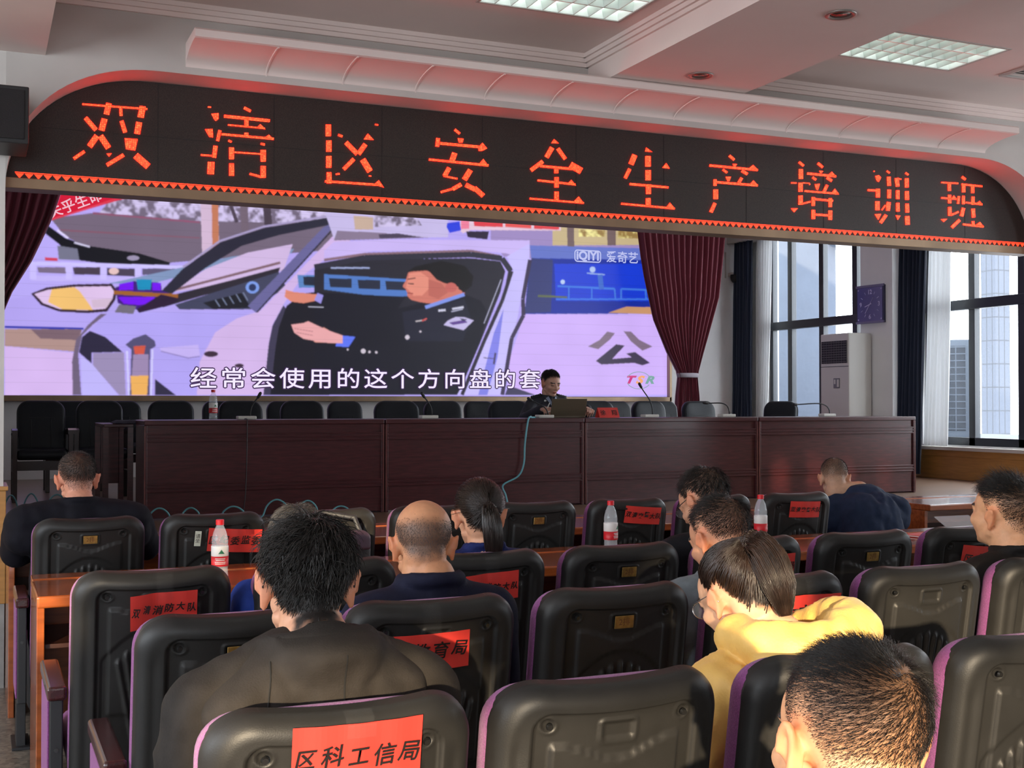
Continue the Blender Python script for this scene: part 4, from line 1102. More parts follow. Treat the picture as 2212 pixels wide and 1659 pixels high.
# ---------------- cables
CYAN = mat('cyan_network_cable', (0.14, 0.40, 0.46), 0.5)
CABB = mat('black_cable', (0.012, 0.010, 0.012), 0.5)
def smooth_path(pts, n=6):
    pts = [Vector(p) for p in pts]; out = []
    for i in range(len(pts) - 1):
        p0, p1, p2, p3 = pts[max(i - 1, 0)], pts[i], pts[i + 1], pts[min(i + 2, len(pts) - 1)]
        for k in range(n):
            u = k / n
            out.append(.5 * ((2 * p1) + (p2 - p0) * u + (2 * p0 - 5 * p1 + 4 * p2 - p3) * u * u + (3 * p1 - p0 - 3 * p2 + p3) * u ** 3))
    return out + [pts[-1]]
o = MB().tube(smooth_path([(4.30, 9.33, 1.304), (4.22, 9.24, 1.306), (4.17, 9.14, 1.312), (4.13, 9.105, 1.28), (4.10, 9.10, 1.09), (4.09, 9.10, .93), (4.04, 9.10, .83), (3.905, 9.095, .762), (3.925, 9.09, .68), (3.93, 9.06, .60), (3.88, 9.0, .5825)]), .0075, 8).build('network_cable', CYAN, smooth=True)
props(o, 'cyan network cable hanging down the front of the mahogany desk', 'cable')
o = MB().tube(smooth_path([(1.86, 9.3, 1.303), (1.845, 9.14, 1.304), (1.842, 9.112, 1.26), (1.84, 9.11, 1.1), (1.832, 9.11, .78), (1.81, 9.10, .60), (1.8, 9.05, .581)]), .004, 6).build('microphone_cable', CABB, smooth=True)
props(o, 'thin black cable hanging down the mahogany desk below the first microphone', 'cable')
pts = []
for x0, x1, h in ((1.11, 1.29, .09), (1.34, 1.50, .085), (1.62, 1.83, .085), (1.93, 2.16, .125), (2.19, 2.37, .11), (2.45, 2.62, .06)):
    for k in range(7):
        u = k / 6
        pts.append((x0 + (x1 - x0) * u, 9.02 + .012 * math.sin(k), .5825 + h * math.sin(PI * u) ** .8))
o = MB().tube(smooth_path(pts, 4), .0065, 7).build('network_cable', CYAN, smooth=True)
props(o, 'cyan network cable looping along the stage floor at the foot of the desk', 'cable')
pts = []
for x0, x1, h in ((.18, .30, .15), (.31, .45, .16), (.46, .66, .15), (.7, .9, .12)):
    for k in range(7):
        u = k / 6
        pts.append((x0 + (x1 - x0) * u, 9.95 - .2 * x0, .5825 + h * math.sin(PI * u) ** .8))
o = MB().tube(smooth_path(pts, 4), .006, 7).build('network_cable', CYAN, smooth=True)
props(o, 'cyan network cable curling on the stage floor beside the white pier', 'cable')
o = MB().tube(smooth_path([(.86, 9.2, .581), (.95, 9.15, .581), (1.0, 9.05, .581), (1.09, 9.1, .581)]), .005, 6).build('floor_cable', CABB, smooth=True)
props(o, 'black cable lying on the stage planks beside the desk end', 'cable')

# ---------------- curtains
def interp(z, tab):
    tab = sorted(tab)
    for (a, va), (b_, vb) in zip(tab[:-1], tab[1:]):
        if a <= z <= b_: return va + (vb - va) * (z - a) / (b_ - a)
    return tab[0][1] if z < tab[0][0] else tab[-1][1]
def drape(name, m, left, right, z0, z1, ybase, npl, amp, axis='x', nz=40, seed=0, thick=.012):
    rows = []
    ns = npl * 8 + 1
    rnd = random.Random(seed); ph = [rnd.uniform(-.5, .5) for _ in range(npl + 1)]
    am = [rnd.uniform(.6, 1.2) for _ in range(npl + 1)]
    for i in range(nz + 1):
        z = z1 + (z0 - z1) * i / nz
        a, b_ = interp(z, left), interp(z, right)
        row = []
        for k in range(ns):
            s = k / (ns - 1); pj = min(int(s * npl), npl - 1)
            c = a + (b_ - a) * s + .006 * math.sin(9 * s + z * 2)
            yy = ybase + amp * am[pj] * math.sin(2 * PI * (s * npl) + ph[pj] * .8 + .35 * math.sin(z * 2.1 + pj))
            row.append((c, yy, z) if axis == 'x' else (yy, c, z))
        rows.append(row)
    b = MB().grid(rows)
    o = b.build(name, m, smooth=True, fixn=False)
    return o
MAR = mat('maroon_velvet', (0.14, 0.0075, 0.024), 0.75, sheen=0.35)
NAVY = mat('navy_curtain_cloth', (0.008, 0.016, 0.040), 0.8, sheen=0.2)
SHEER = mat('white_sheer_curtain', (0.62, 0.62, 0.60), 0.8)
nb = SHEER.node_tree.nodes['Principled BSDF']
tl = SHEER.node_tree.nodes.new('ShaderNodeBsdfTranslucent'); tl.inputs[0].default_value = (.8, .82, .85, 1)
mxs = SHEER.node_tree.nodes.new('ShaderNodeMixShader'); mxs.inputs[0].default_value = .17
SHEER.node_tree.links.new(nb.outputs[0], mxs.inputs[1]); SHEER.node_tree.links.new(tl.outputs[0], mxs.inputs[2])
SHEER.node_tree.links.new(mxs.outputs[0], SHEER.node_tree.nodes['Material Output'].inputs[0])
t = thing('stage_curtain', 'maroon velvet curtain tied in the middle between the screen and the windows', 'curtain', (8.74, 14.1, ZS))
o = drape('drape', MAR, [(3.95, 7.93), (3.70, 7.98), (3.36, 8.03), (3.1, 8.08), (2.54, 8.22), (2.1, 8.43), (1.86, 8.575), (1.8, 8.60), (1.5, 8.56), (.6, 8.52)],
      [(3.95, 9.36), (3.7, 9.35), (3.36, 9.31), (2.86, 9.24), (2.54, 9.13), (2.1, 8.98), (1.86, 8.905), (1.8, 8.885), (1.5, 8.92), (.6, 8.97)], .6, 3.95, 14.08, 15, .035, seed=2)
o.parent = t; o.matrix_parent_inverse = Matrix.Translation((-8.74, -14.1, -ZS))
b = MB().lathe([(.155, -.03), (.165, -.02), (.165, .02), (.155, .03)], n=30)
o = b.build('tieback', mat('grey_tieback_band', (.22, .19, .22), .6), t, smooth=True); o.location = (0.002, -.02, 1.80 - ZS); o.scale = (1, .42, 1)
t = thing('stage_curtain', 'dark maroon velvet curtain drawn aside over the screen corner near the pier', 'curtain', (0, 14.1, ZS))
o = drape('drape', MAR, [(3.95, -.75), (3.0, -.55), (2.4, -.3), (1.9, -.12), (1.6, -.1), (.6, -.12)],
      [(3.95, .90), (3.73, .835), (3.4, .73), (2.95, .53), (2.6, .33), (2.2, .18), (1.9, .08), (1.6, .1), (.6, .12)], .6, 3.95, 14.05, 15, .035, seed=5)
o.parent = t; o.matrix_parent_inverse = Matrix.Translation((0, -14.1, -ZS))
b = MB().lathe([(.115, -.03), (.125, -.02), (.125, .02), (.115, .03)], n=30)
o = b.build('tieback', mat('grey_tieback_band', (.22, .19, .22), .6), t, smooth=True); o.location = (-.02, -.05, 1.85 - ZS); o.scale = (1, .5, 1)
def wcurt(label, name, m, y0t, y1t, y0b, y1b, xx, z0, npl, amp, seed):
    o = drape(name, m, [(3.8, y0t), (2.4, y0t * .6 + y0b * .4), (z0, y0b)], [(3.8, y1t), (2.4, y1t * .6 + y1b * .4), (z0, y1b)], z0, 3.8, xx, npl, amp, axis='y', seed=seed)
    props(o, label, 'curtain')
    return o
wcurt('dark blue curtain hanging at the stage corner beside the maroon curtain', 'window_curtain', NAVY, 14.12, 14.50, 14.16, 14.60, 9.80, .60, 6, .035, 1)
wcurt('white sheer curtain between the corner blue curtain and the plastered view', 'sheer_curtain', SHEER, 13.78, 14.14, 13.95, 14.18, 9.90, .60, 6, .02, 2)
wcurt('dark blue curtain between the clock pilaster and the end window', 'window_curtain', NAVY, 10.72, 11.12, 10.86, 11.22, 9.80, .62, 6, .035, 3)
wcurt('white sheer curtain gathered beside the end window above the yellow dado', 'sheer_curtain', SHEER, 10.42, 10.74, 10.5, 10.88, 9.88, .945, 6, .018, 4)
o = MB().box(9.72, 9.998, 13.55, 14.615, 3.68, 4.3).build('curtain_pelmet', WHITE, bevel=.006)
props(o, 'pale boxed pelmet above the corner blue curtain', 'pelmet')

# ---------------- floor-standing air conditioner
ACW = mat('aged_white_plastic', (0.62, 0.60, 0.56), 0.45)
t = thing('air_conditioner', 'tall white floor-standing air conditioner before the stage window', 'air conditioner', (9.5, 11.97, ZS))
MB().box(0, .34, -.265, .265, 0, 1.69).build('cabinet', ACW, t, bevel=.012)
g = MB().box(-.006, .01, -.235, .235, 1.33, 1.60).build('grille_recess', BLACKM, t)
b = MB()
for k in range(9): b.box(-.012, .0, -.235, .235, 1.345 + k * .029, 1.352 + k * .029)
for k in range(11): b.box(-.010, .0, -.235 + k * .047 - .002, -.235 + k * .047 + .002, 1.33, 1.60)
b.build('louvre', mat('grey_louvre', (.12, .115, .11), .5), g)
MB().box(-.004, .0, -.26, .26, 1.288, 1.294).build('panel_gap', BLACKM, t)
cp = MB().box(-.007, .0, -.10, .015, 1.03, 1.15).build('control_panel', mat('grey_panel', (.16, .16, .17), .4), t, bevel=.003)
MB().box(-.010, -.006, -.09, -.055, 1.045, 1.135).box(-.010, -.006, -.03, .0, 1.08, 1.135).build('button', ACW, cp)
# wall clock
CLF = mat('violet_glass_clock_face', (0.11, 0.09, 0.22), 0.15, coat=.5)
CLW = mat('pale_clock_print', (0.55, 0.50, 0.75), 0.4)
t = thing('wall_clock', 'square violet wall clock with white numerals hanging on the white pilaster', 'clock', (9.835, 11.70, 2.61), R(-90 + 4))
MB().box(-.225, .225, -.02, .02, -.225, .225).build('case', mat('dark_clock_case', (.02, .02, .06), .35), t, bevel=.004)
fc = MB().box(-.205, .205, -.024, -.018, -.205, .205).build('face', CLF, t)
for z0, z1 in ((.195, .24), (-.24, -.195)):
    MB().box(-.23, .23, -.030, -.012, z0 + .012, z1 - .006).build('frame_bar', mat('violet_grey_bar', (.16, .14, .24), .35), t)
for tx, x, z in (('12', 0, .148), ('3', .150, 0), ('6', 0, -.150), ('9', -.150, 0)):
    text_part('numeral', tx, CLW, fc, Matrix.Translation((x, -.0255, z)) @ Matrix.Rotation(R(90), 4, 'X'), size=.075, bold=.002)
b = MB()
for k in range(12):
    if k % 3 == 0: continue
    a = R(k * 30); c, s = math.sin(a), math.cos(a)
    b.box(-.0035, .0035, -.026, -.0242, .135, .170, M=Matrix.Rotation(a, 4, 'Y'))
b.build('hour_mark', CLW, fc)
for sx in (-1, 1):
    for sz in (-1, 1): MB().cyl((sx * .188, -.0275, sz * .178), (sx * .188, -.0235, sz * .178), .009, n=12).build('screw_cap', CLW, fc)
def hand(ang, ln, w):
    MB().box(-w, w, -.029, -.0265, -.03, ln, M=Matrix.Rotation(R(ang), 4, 'Y')).build('clock_hand', CLW, t)
hand(252, .085, .005); hand(216, .13, .0035); hand(36, .10, .0015)
# dome camera on the stage wall
t = thing('security_camera', 'small dark dome camera on the white wall beside the blue curtain', 'camera', (9.80, 14.615, 3.22))
MB().box(-.06, .06, -.10, 0, .0, .05).build('bracket', WHITE, t, bevel=.004)
MB().lathe([(0, -.10), (.035, -.09), (.058, -.055), (.066, -.01), (.066, .02), (.0, .02)], c=(0, -.09, 0), n=20).build('dome', BLACKM, t, smooth=True)
o = MB().box(9.30, 9.315, 14.60, 14.618, 2.9, 3.55).box(9.30, 9.70, 14.60, 14.618, 3.55, 3.565).box(9.69, 9.705, 14.60, 14.618, 3.2, 3.565).build('cable_conduit', WHITE)
props(o, 'white cable conduit running over the stage wall to the dome camera', 'conduit')
o = MB().box(9.36, 9.45, 14.35, 14.615, 3.62, 3.92).build('wall_bracket_box', WHITE, bevel=.004)
props(o, 'small pale box on the wall at the top of the maroon curtain', 'box')

# ---------------- hall fixtures
t = thing('wall_speaker', 'black loudspeaker box mounted high beside the arch', 'speaker', (.03, 6.46, 2.805))
MB().box(-.20, .19, -.20, .14, -.145, .13).build('cabinet', mat('black_speaker_wood', (.012, .012, .013), .5), t, bevel=.006)
MB().box(-.18, .17, -.212, -.20, -.125, .11).build('grille', mat('black_speaker_cloth', (.008, .006, .007), .8, bump=.3, bscale=400), t, bevel=.003)
MB().box(-.05, .05, .14, .188, -.05, .05).build('wall_bracket', BLACKM, t)
LOUV = mat('bright_louvre_metal', (0.62, 0.66, 0.63), 0.3, metal=0.4)
TUBE = emat('fluorescent_tube', (0.88, 1.0, 0.95), 9.0)
def make_lamp(x0, x1, y0, y1, label):
    t = thing('ceiling_light', label, 'ceiling light', ((x0 + x1) / 2, (y0 + y1) / 2, ZC), group='recessed louvred ceiling lights')
    w, h = (x1 - x0) / 2, (y1 - y0) / 2
    b = MB()
    b.box(-w + .001, w - .001, -h + .001, h - .001, .098, .10)
    b.box(-w + .001, -w + .006, -h, h, .0, .10).box(w - .006, w - .001, -h, h, .0, .10).box(-w, w, -h + .001, -h + .006, .0, .10).box(-w, w, h - .006, h - .001, .0, .10)
    b.build('housing', mat('lamp_housing_white', (.8, .82, .8), .4), t)
    MB().box(-w - .012, w + .012, -h - .012, -h + .004, -.004, .004).box(-w - .012, w + .012, h - .004, h + .012, -.004, .004).box(-w - .012, -w + .004, -h, h, -.004, .004).box(w - .004, w + .012, -h, h, -.004, .004).build('rim', WHITE, t)
    b = MB()
    for k in range(1, 3):
        y = -h + 2 * h * k / 3
        b.add([(-w, y - .004, 0), (-w, y + .004, 0), (w, y + .004, 0), (w, y - .004, 0), (-w, y - .014, .05), (-w, y + .014, .05), (w, y + .014, .05), (w, y - .014, .05)],
              [(0, 1, 2, 3), (4, 7, 6, 5), (0, 3, 7, 4), (1, 5, 6, 2), (0, 4, 5, 1), (3, 2, 6, 7)])
    for k in range(1, 9):
        x = -w + 2 * w * k / 9
        b.add([(x - .002, -h, 0), (x + .002, -h, 0), (x + .002, h, 0), (x - .002, h, 0), (x - .012, -h, .05), (x + .012, -h, .05), (x + .012, h, .05), (x - .012, h, .05)],
              [(0, 1, 2, 3), (4, 7, 6, 5), (0, 3, 7, 4), (1, 5, 6, 2), (0, 4, 5, 1), (3, 2, 6, 7)])
    b.build('louvre', LOUV, t)
    for k in range(3):
        y = -h + 2 * h * (k + .5) / 3
        MB().cyl((-w + .02, y, .077), (w - .02, y, .077), .013, n=10).build('tube', TUBE, t, smooth=True)
    return t
ll = ['louvred ceiling light on the far bay beyond the wide beam', 'louvred ceiling light at the top edge before the wide beam',
      ]
for i, L_ in enumerate(LAMPS):
    make_lamp(*L_, ll[i] if i < 2 else 'louvred ceiling light above the audience')
for i, (x, y) in enumerate(DOWN):
    t = thing('downlight', ('small round downlight on the ceiling beam nearest the cornice', 'small round downlight on the ceiling beam between the louvred lights')[i], 'downlight', (x, y, 3.35), group='downlights in the beam')
    MB().lathe([(.052, .0), (.078, .0), (.078, -.005), (.070, -.008), (.056, -.005), (.052, .0)], n=28).build('ring', mat('downlight_ring', (.35, .31, .29), .35, metal=.6), t, smooth=True)
    MB().lathe([(.053, -.001), (.050, .06), (.040, .11), (.0, .112)], n=28).build('reflector', mat('downlight_reflector', (.30, .27, .25), .25, metal=.9), t, smooth=True)
    MB().lathe([(0, .03), (.018, .035), (.026, .06), (.016, .10), (0, .105)], n=16).build('bulb', mat('unlit_bulb', (.25, .24, .22), .2), t, smooth=True)
vx0, vx1, vy0, vy1 = VENT
t = thing('ceiling_vent', 'metal air vent in the ceiling at the far bay', 'vent', ((vx0 + vx1) / 2, (vy0 + vy1) / 2, ZC))
w, h = (vx1 - vx0) / 2, (vy1 - vy0) / 2
MB().box(-w - .03, w + .03, -h - .03, -h, -.012, .001).box(-w - .03, w + .03, h, h + .03, -.012, .001).box(-w - .03, -w, -h, h, -.012, .001).box(w, w + .03, -h, h, -.012, .001).build('frame', WHITE, t, bevel=.003)
b = MB()
for k in range(9):
    y = -h + 2 * h * (k + .5) / 9
    b.box(-w, w, -.014, .014, -.0015, .0015, M=Matrix.Translation((0, y, .012)) @ Matrix.Rotation(R(35), 4, 'X'))
b.build('slat', WHITE, t)
MB().box(-w, w, -h, h, .06, .062).build('backing', BLACKM, t)

# unseen battens added to brighten the stage, after highlights on the chair tops
for i, x in enumerate((2.0, 5.0, 8.2)):
    t = thing('added_stage_batten', 'unseen batten light added behind the banner to brighten the stage', 'ceiling light', (x, 11.6, 4.45), group='added batten lights above the stage')
    MB().box(-.62, .62, -.06, .06, -.06, 0).build('housing', WHITE, t, bevel=.005)
    MB().cyl((-.6, 0, -.085), (.6, 0, -.085), .022, n=12).build('tube', emat('stage_fill_tube', (0.9, .97, 1.0), STAGE_FILL), t, smooth=True)
# ================================================================ outside the windows
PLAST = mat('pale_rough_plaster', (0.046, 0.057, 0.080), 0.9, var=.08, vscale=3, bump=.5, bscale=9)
def tile_mat():
    m = bpy.data.materials.new('grey_facade_tiles'); m.use_nodes = True
    nt = m.node_tree; b = nt.nodes['Principled BSDF']; b.inputs['Roughness'].default_value = .5
    tc = nt.nodes.new('ShaderNodeTexCoord'); sp = nt.nodes.new('ShaderNodeSeparateXYZ'); cb = nt.nodes.new('ShaderNodeCombineXYZ'); ad = nt.nodes.new('ShaderNodeMath')
    nt.links.new(tc.outputs['Object'], sp.inputs[0]); nt.links.new(sp.outputs[0], ad.inputs[0]); nt.links.new(sp.outputs[1], ad.inputs[1])
    nt.links.new(ad.outputs[0], cb.inputs[0]); nt.links.new(sp.outputs[2], cb.inputs[1])
    br = nt.nodes.new('ShaderNodeTexBrick'); br.offset = 0
    br.inputs['Scale'].default_value = 1; br.inputs['Brick Width'].default_value = .135; br.inputs['Row Height'].default_value = .43; br.inputs['Mortar Size'].default_value = .012
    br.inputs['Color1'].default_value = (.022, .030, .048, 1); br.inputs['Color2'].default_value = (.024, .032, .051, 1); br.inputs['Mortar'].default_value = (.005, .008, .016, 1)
    nt.links.new(cb.outputs[0], br.inputs['Vector']); nt.links.new(br.outputs['Color'], b.inputs['Base Color'])
    return m
TILE = tile_mat()
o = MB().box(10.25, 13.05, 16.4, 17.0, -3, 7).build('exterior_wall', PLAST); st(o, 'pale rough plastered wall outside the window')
o = MB().box(-.175, .175, -.175, .175, -6, 9).build('exterior_column', TILE); o.location = (17.25, 17.1, 0); st(o, 'tiled grey column outside the end window')
o = MB().box(12.9, 13.7, 16.2, 16.9, 4.05, 4.6).build('exterior_beam', TILE); st(o)
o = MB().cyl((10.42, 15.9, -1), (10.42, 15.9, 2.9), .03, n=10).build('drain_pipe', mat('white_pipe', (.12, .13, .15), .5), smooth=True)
props(o, 'white vertical pipe outside the window by the sheer curtain', 'pipe')
for k, lab in enumerate(('long pale pole leaning against the plastered wall, outermost', 'long pale pole leaning against the plastered wall, beside the pipe')):
    o = MB().cyl((10.95 - .17 * k, 16.0, .2), (10.45 - .02 * k, 16.35, 2.2), .025, n=8).build('leaning_pole', mat('pale_pole', (.09, .095, .10), .6), smooth=True)
    props(o, lab, 'pole', 'poles leaning outside')
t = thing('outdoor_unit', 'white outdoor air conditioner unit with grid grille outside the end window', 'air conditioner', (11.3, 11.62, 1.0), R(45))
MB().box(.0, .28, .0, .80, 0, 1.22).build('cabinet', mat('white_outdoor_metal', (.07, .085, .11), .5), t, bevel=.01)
b = MB()
for k in range(13): b.box(-.012, .0, .04, .76, .10 + k * .085, .112 + k * .085)
for k in range(7): b.box(-.012, .0, .04 + k * .12, .052 + k * .12, .08, 1.14)
gb = MB().box(-.004, .002, .04, .76, .08, 1.14).build('grille_recess', mat('grille_shadow_blue', (.009, .012, .021), .6), t)
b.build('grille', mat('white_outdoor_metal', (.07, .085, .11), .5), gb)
st(MB().box(10.2, 13.5, 6, 16.4, .82, .98).build('exterior_ledge', PLAST), 'outside ledge below the windows')
# ================================================================ audience chairs
PLASB = mat('black_moulded_plastic', (0.017, 0.0165, 0.016), 0.45, spec=0.32, var=0.12, vscale=14, bump=0.05, bscale=420)
PURP = mat('purple_woven_fabric', (0.235, 0.055, 0.215), 0.85, var=0.22, vscale=260, bump=0.4, bscale=500, sheen=0.2)
ARMW = mat('dark_red_armrest_wood', (0.045, 0.009, 0.010), 0.22, var=.3, vscale=8, stretch=(8, 1, 8), coat=0.6)
IRON = mat('black_steel_stand', (0.015, 0.015, 0.017), 0.45)
GOLD = mat('brass_seat_plate', (0.42, 0.27, 0.08), 0.35, metal=.75, var=.3, vscale=60)
TAPE = mat('clear_sticky_tape', (0.35, 0.35, 0.35), 0.25, alpha=0.03)
CW, CH, CZ0 = 0.435, 0.72, 0.235         # back width, back height, bottom of the back
TILT = R(9.5)

def smoothstep(a, b, x):
    t = min(1, max(0, (x - a) / (b - a))); return t * t * (3 - 2 * t)
def rr_sdf(x, z, hw, z0, z1, r):
    cx, cz = 0, (z0 + z1) / 2
    qx, qz = abs(x - cx) - (hw - r), abs(z - cz) - ((z1 - z0) / 2 - r)
    return math.hypot(max(qx, 0), max(qz, 0)) + min(max(qx, qz), 0) - r
def back_height(x, z):
    """how far the moulded back stands out towards the viewer (m); z measured from the bottom of the back"""
    d = rr_sdf(x, z, CW / 2, -.05, CH, .085)
    e = -d
    r = .034
    out = -(r - math.sqrt(max(0, r * r - max(0, r - e) ** 2))) if e < r else 0.0
    # recessed panel with a crisp edge
    p = rr_sdf(x, z, .155, -.1, CH - .042, .034)
    out -= .010 * (1 - smoothstep(-.003, .002, p))
    # soft vertical flutes beside the panel
    for sx in (-1, 1):
        out -= .004 * math.exp(-((x - sx * .180) / .012) ** 2) * smoothstep(CH - .06, CH - .12, z)
    # raised pocket with a dipping top edge
    top = CH - .098
    dipc = top - .030 * math.exp(-(x / .062) ** 2 * .9)
    if abs(x) < .125:
        out += .007 * smoothstep(dipc + .002, dipc - .002, z) * smoothstep(.125, .119, abs(x)) * smoothstep(.30, .31, z)
    # arched lower field with ribs fanning out
    arch = CH - .152 - 5.0 * x * x
    if z < arch and abs(x) < .14:
        out -= .004 * smoothstep(arch, arch - .005, z)
        for k in range(-4, 5):
            xr = k * .027 * (1 + .35 * (z - CH + .2) / .2)
            dd = abs(x - xr)
            topk = arch - .03 - .004 * abs(k)
            if z < topk and dd < .007:
                out += .008 * math.sqrt(max(0, 1 - (dd / .007) ** 2)) * smoothstep(topk, topk - .012, z)
    # plate recess with a raised frame
    pr = rr_sdf(x, z, .033, CH - .097, CH - .059, .005)
    out += .0035 * smoothstep(.006, .003, abs(pr + .001))
    out -= .003 * (1 - smoothstep(-.003, -.001, pr))
    # screw hollows
    for sx in (-1, 1):
        q = math.hypot(x - sx * .128, z - (CH - .064))
        out -= .005 * (1 - smoothstep(.008, .012, q))
        out += .002 * math.exp(-((q - .014) / .003) ** 2)
    return out
def dip_z(x, z):
    q = min(1, abs(2 * x / CW))
    return -.011 * (1 - q * q) * smoothstep(.3, CH, z)
def half_w(z):
    r = .085
    w = CW / 2
    if z > CH - r:
        k = z - (CH - r)
        w = CW / 2 - (r - math.sqrt(max(0, r * r - k * k)))
    return w
def back_curve(x): return .030 * (2 * x / CW) ** 2
BM = Matrix.Translation((0, 0, CZ0 + CH)) @ Matrix.Rotation(TILT, 4, 'X') @ Matrix.Translation((0, 0, -CH))

def make_audience_chair():
    t = thing('auditorium_chair', 'x', 'chair')
    nx, nz = 110, 150
    zs = list(np.linspace(0, CH - .09, 100)) + [CH - .085 + .085 * math.sin(PI / 2 * k / 50) for k in range(0, 51)]
    rows = []
    for z in zs:
        hw = half_w(z)
        row = []
        for k in range(nx + 1):
            s = -1 + 2 * k / nx
            x = hw * s
            y = -back_height(x, z) + back_curve(x)
            row.append(BM @ Vector((x, y, z + dip_z(x, z))))
        rows.append(row)
    b = MB().grid(rows)
    # rim turned forward
    rim = [r_[0] for r_ in rows] + list(rows[-1]) + [r_[-1] for r_ in rows[::-1]]
    d = BM.to_3x3() @ Vector((0, .018, 0))
    b.grid([rim, [p + d for p in rim]], flip=True)
    sh = b.build('back_shell', PLASB, t, smooth=True, fixn=True)
    m = MB(); pad(m, CW + .006, CH - .03, .088, .03, .072, edge=.030, bulge=.012, curve=.032, M=BM @ Matrix.Translation((0, .016, .022)), n=10)
    cu = m.build('back_cushion', PURP, t, smooth=True)
    # the cushion stands a little proud at both shoulders
    for v in cu.data.vertices:
        q = min(1, abs(2 * v.co.x / CW)); v.co.z += (.009 - .024 * (1 - q * q)) * smoothstep(.6, .95, v.co.z)
    for sx in (-1, 1):
        b = MB(); p = BM @ Vector((sx * .128, back_curve(.128) + .0045, CH - .064 + dip_z(.128, CH - .064))); n_ = BM.to_3x3() @ Vector((0, -1, 0))
        b.cyl(p, p + n_ * .005, .0065, .005, n=12); b.build('screw', mat('dark_steel_screw', (.08, .08, .08), .3, metal=.9), sh)
    m = MB(); pad(m, .44, .44, .05, .05, .09, edge=.03, bulge=.012, M=Matrix.Translation((0, .60, .375)) @ Matrix.Rotation(R(90), 4, 'X'))
    st_ = m.build('seat', PURP, t, smooth=True)
    MB().box(-.21, .21, .18, .58, .355, .380).build('seat_shell', PLASB, st_, bevel=.01)
    make_arm(t, -.25)
    return t
def make_arm(t, x):
    b = MB().box(x - .026, x + .026, .13, .54, .592, .632)
    b.build('armrest', ARMW, t, bevel=.009, bseg=3)
    s = MB().box(x - .018, x + .018, .16, .50, .20, .592).build('side_frame', IRON, t, bevel=.004)
    MB().box(x - .024, x - .017, .175, .49, .22, .585).build('side_pad', PURP, s, bevel=.003)
    MB().cyl((x + .0, .159, .45), (x, .156, .45), .006, n=12).build('bolt', mat('dark_steel_screw', (.08, .08, .08), .3, metal=.9), s)
    MB().box(x - .018, x + .018, .24, .40, .0, .20).box(x - .035, x + .035, .21, .44, 0, .012).build('foot', IRON, t, bevel=.002)
ch0 = make_audience_chair()
for p_ in list(ch0.children): pass
RC = mat('red_paper', (0.62, 0.035, 0.025), 0.6)
def number_plate(root):
    p = BM @ Vector((0, .0, CH - .078 + dip_z(0, CH - .078)))
    M = Matrix.Translation(p) @ Matrix.Rotation(TILT, 4, 'X')
    o = MB().box(-.027, .027, .0035, .006, -.0165, .0165, M=M).build('seat_plate', GOLD, root, bevel=.001, bseg=1)
    text_part('seat_number', '2排', mat('worn_red_print', (.16, .06, .02), .5), o, M @ Matrix.Translation((0, .003, 0)) @ Matrix.Rotation(R(90), 4, 'X'), size=.022)
    return o
def paper_sign(root, txt, M2, w=.235, h=.10, curl=0.0, tape=True, ink_w=.0007, size=None):
    """red paper taped to the chair back; M2 places it in the plane of the back"""
    sgn = thing('paper_sign', 'x', 'sign')
    rows = []
    for i in range(7):
        row = []
        for k in range(25):
            x = -w / 2 + w * k / 24; z = -h / 2 + h * i / 6
            y = back_curve(x) + .002 * math.sin(k * .9) * .3 - curl * smoothstep(.0, -1, x / (w / 2) + .1) * (1 - .4 * i / 6)
            row.append(Vector((x, y - .001, z)))
        rows.append(row)
    M = BM @ M2
    b = MB().grid([[M @ p for p in r_] for r_ in rows]).grid([[M @ (p + Vector((0, .0004, 0))) for p in r_] for r_ in rows], flip=True)
    b.build('paper', RC, sgn, smooth=False)
    n = len(txt)
    size = size or min(h * .52, w / n * .86)
    bmj = bmesh.new()
    rnd = random.Random(txt + str(M2[0][3]))
    for i, chx in enumerate(txt):
        tm = text_mesh(chx, size * rnd.uniform(.92, 1.08), shear=.18, bold=ink_w)
        x = -w / 2 + w * (i + .42) / n
        y = back_curve(x) - curl * smoothstep(.0, -1, x / (w / 2) + .1)
        sx = .72 if (curl and x < -w * .2) else 1.0
        tm.transform(M @ Matrix.Translation((x, y - .0062, rnd.uniform(-.004, .004))) @ Matrix.Rotation(R(rnd.uniform(-4, 4)), 4, 'Y') @ Matrix.Rotation(R(90), 4, 'X') @ Matrix.Diagonal((sx, 1, 1, 1)))
        bmj.from_mesh(tm); bpy.data.meshes.remove(tm)
    mm = bpy.data.meshes.new('handwriting'); bmj.to_mesh(mm); bmj.free()
    link_mesh('handwriting', mm, INK, sgn)
    if tape:
        rows = []
        for z, y in ((h / 2 - .012, -.0022), (h / 2 + .01, -.003), (CH - M2[2][3] - .02, .002), (CH - M2[2][3] - .004, .012), (CH - M2[2][3] + .001, .03)):
            rows.append([M @ Vector((x, y + back_curve(x), z + dip_z(0, CH))) for x in (-.02, -.005, .01, .025)])
        MB().grid(rows).build('tape', TAPE, sgn)
    return sgn
# rows: (y, first seat x, list of seats)
ROWY = {1: 5.2, 2: 3.5, 3: 2.70, 4: 1.80, 5: 0.93}
XO = {1: .425, 2: .46, 3: .50, 4: .495, 5: .455}
SHIFT = {(4, 0): .03, (3, 0): .035, (4, 3): -.02}
ROWN = {1: 9, 2: 8, 3: 7, 4: 6, 5: 4}
GRP = {1: 'black chairs behind the front desk', 2: 'black chairs behind the second desk', 3: 'black chairs in the row before the hooded man',
       4: 'black chairs in the row of the hooded man', 5: 'black chairs nearest the viewer'}
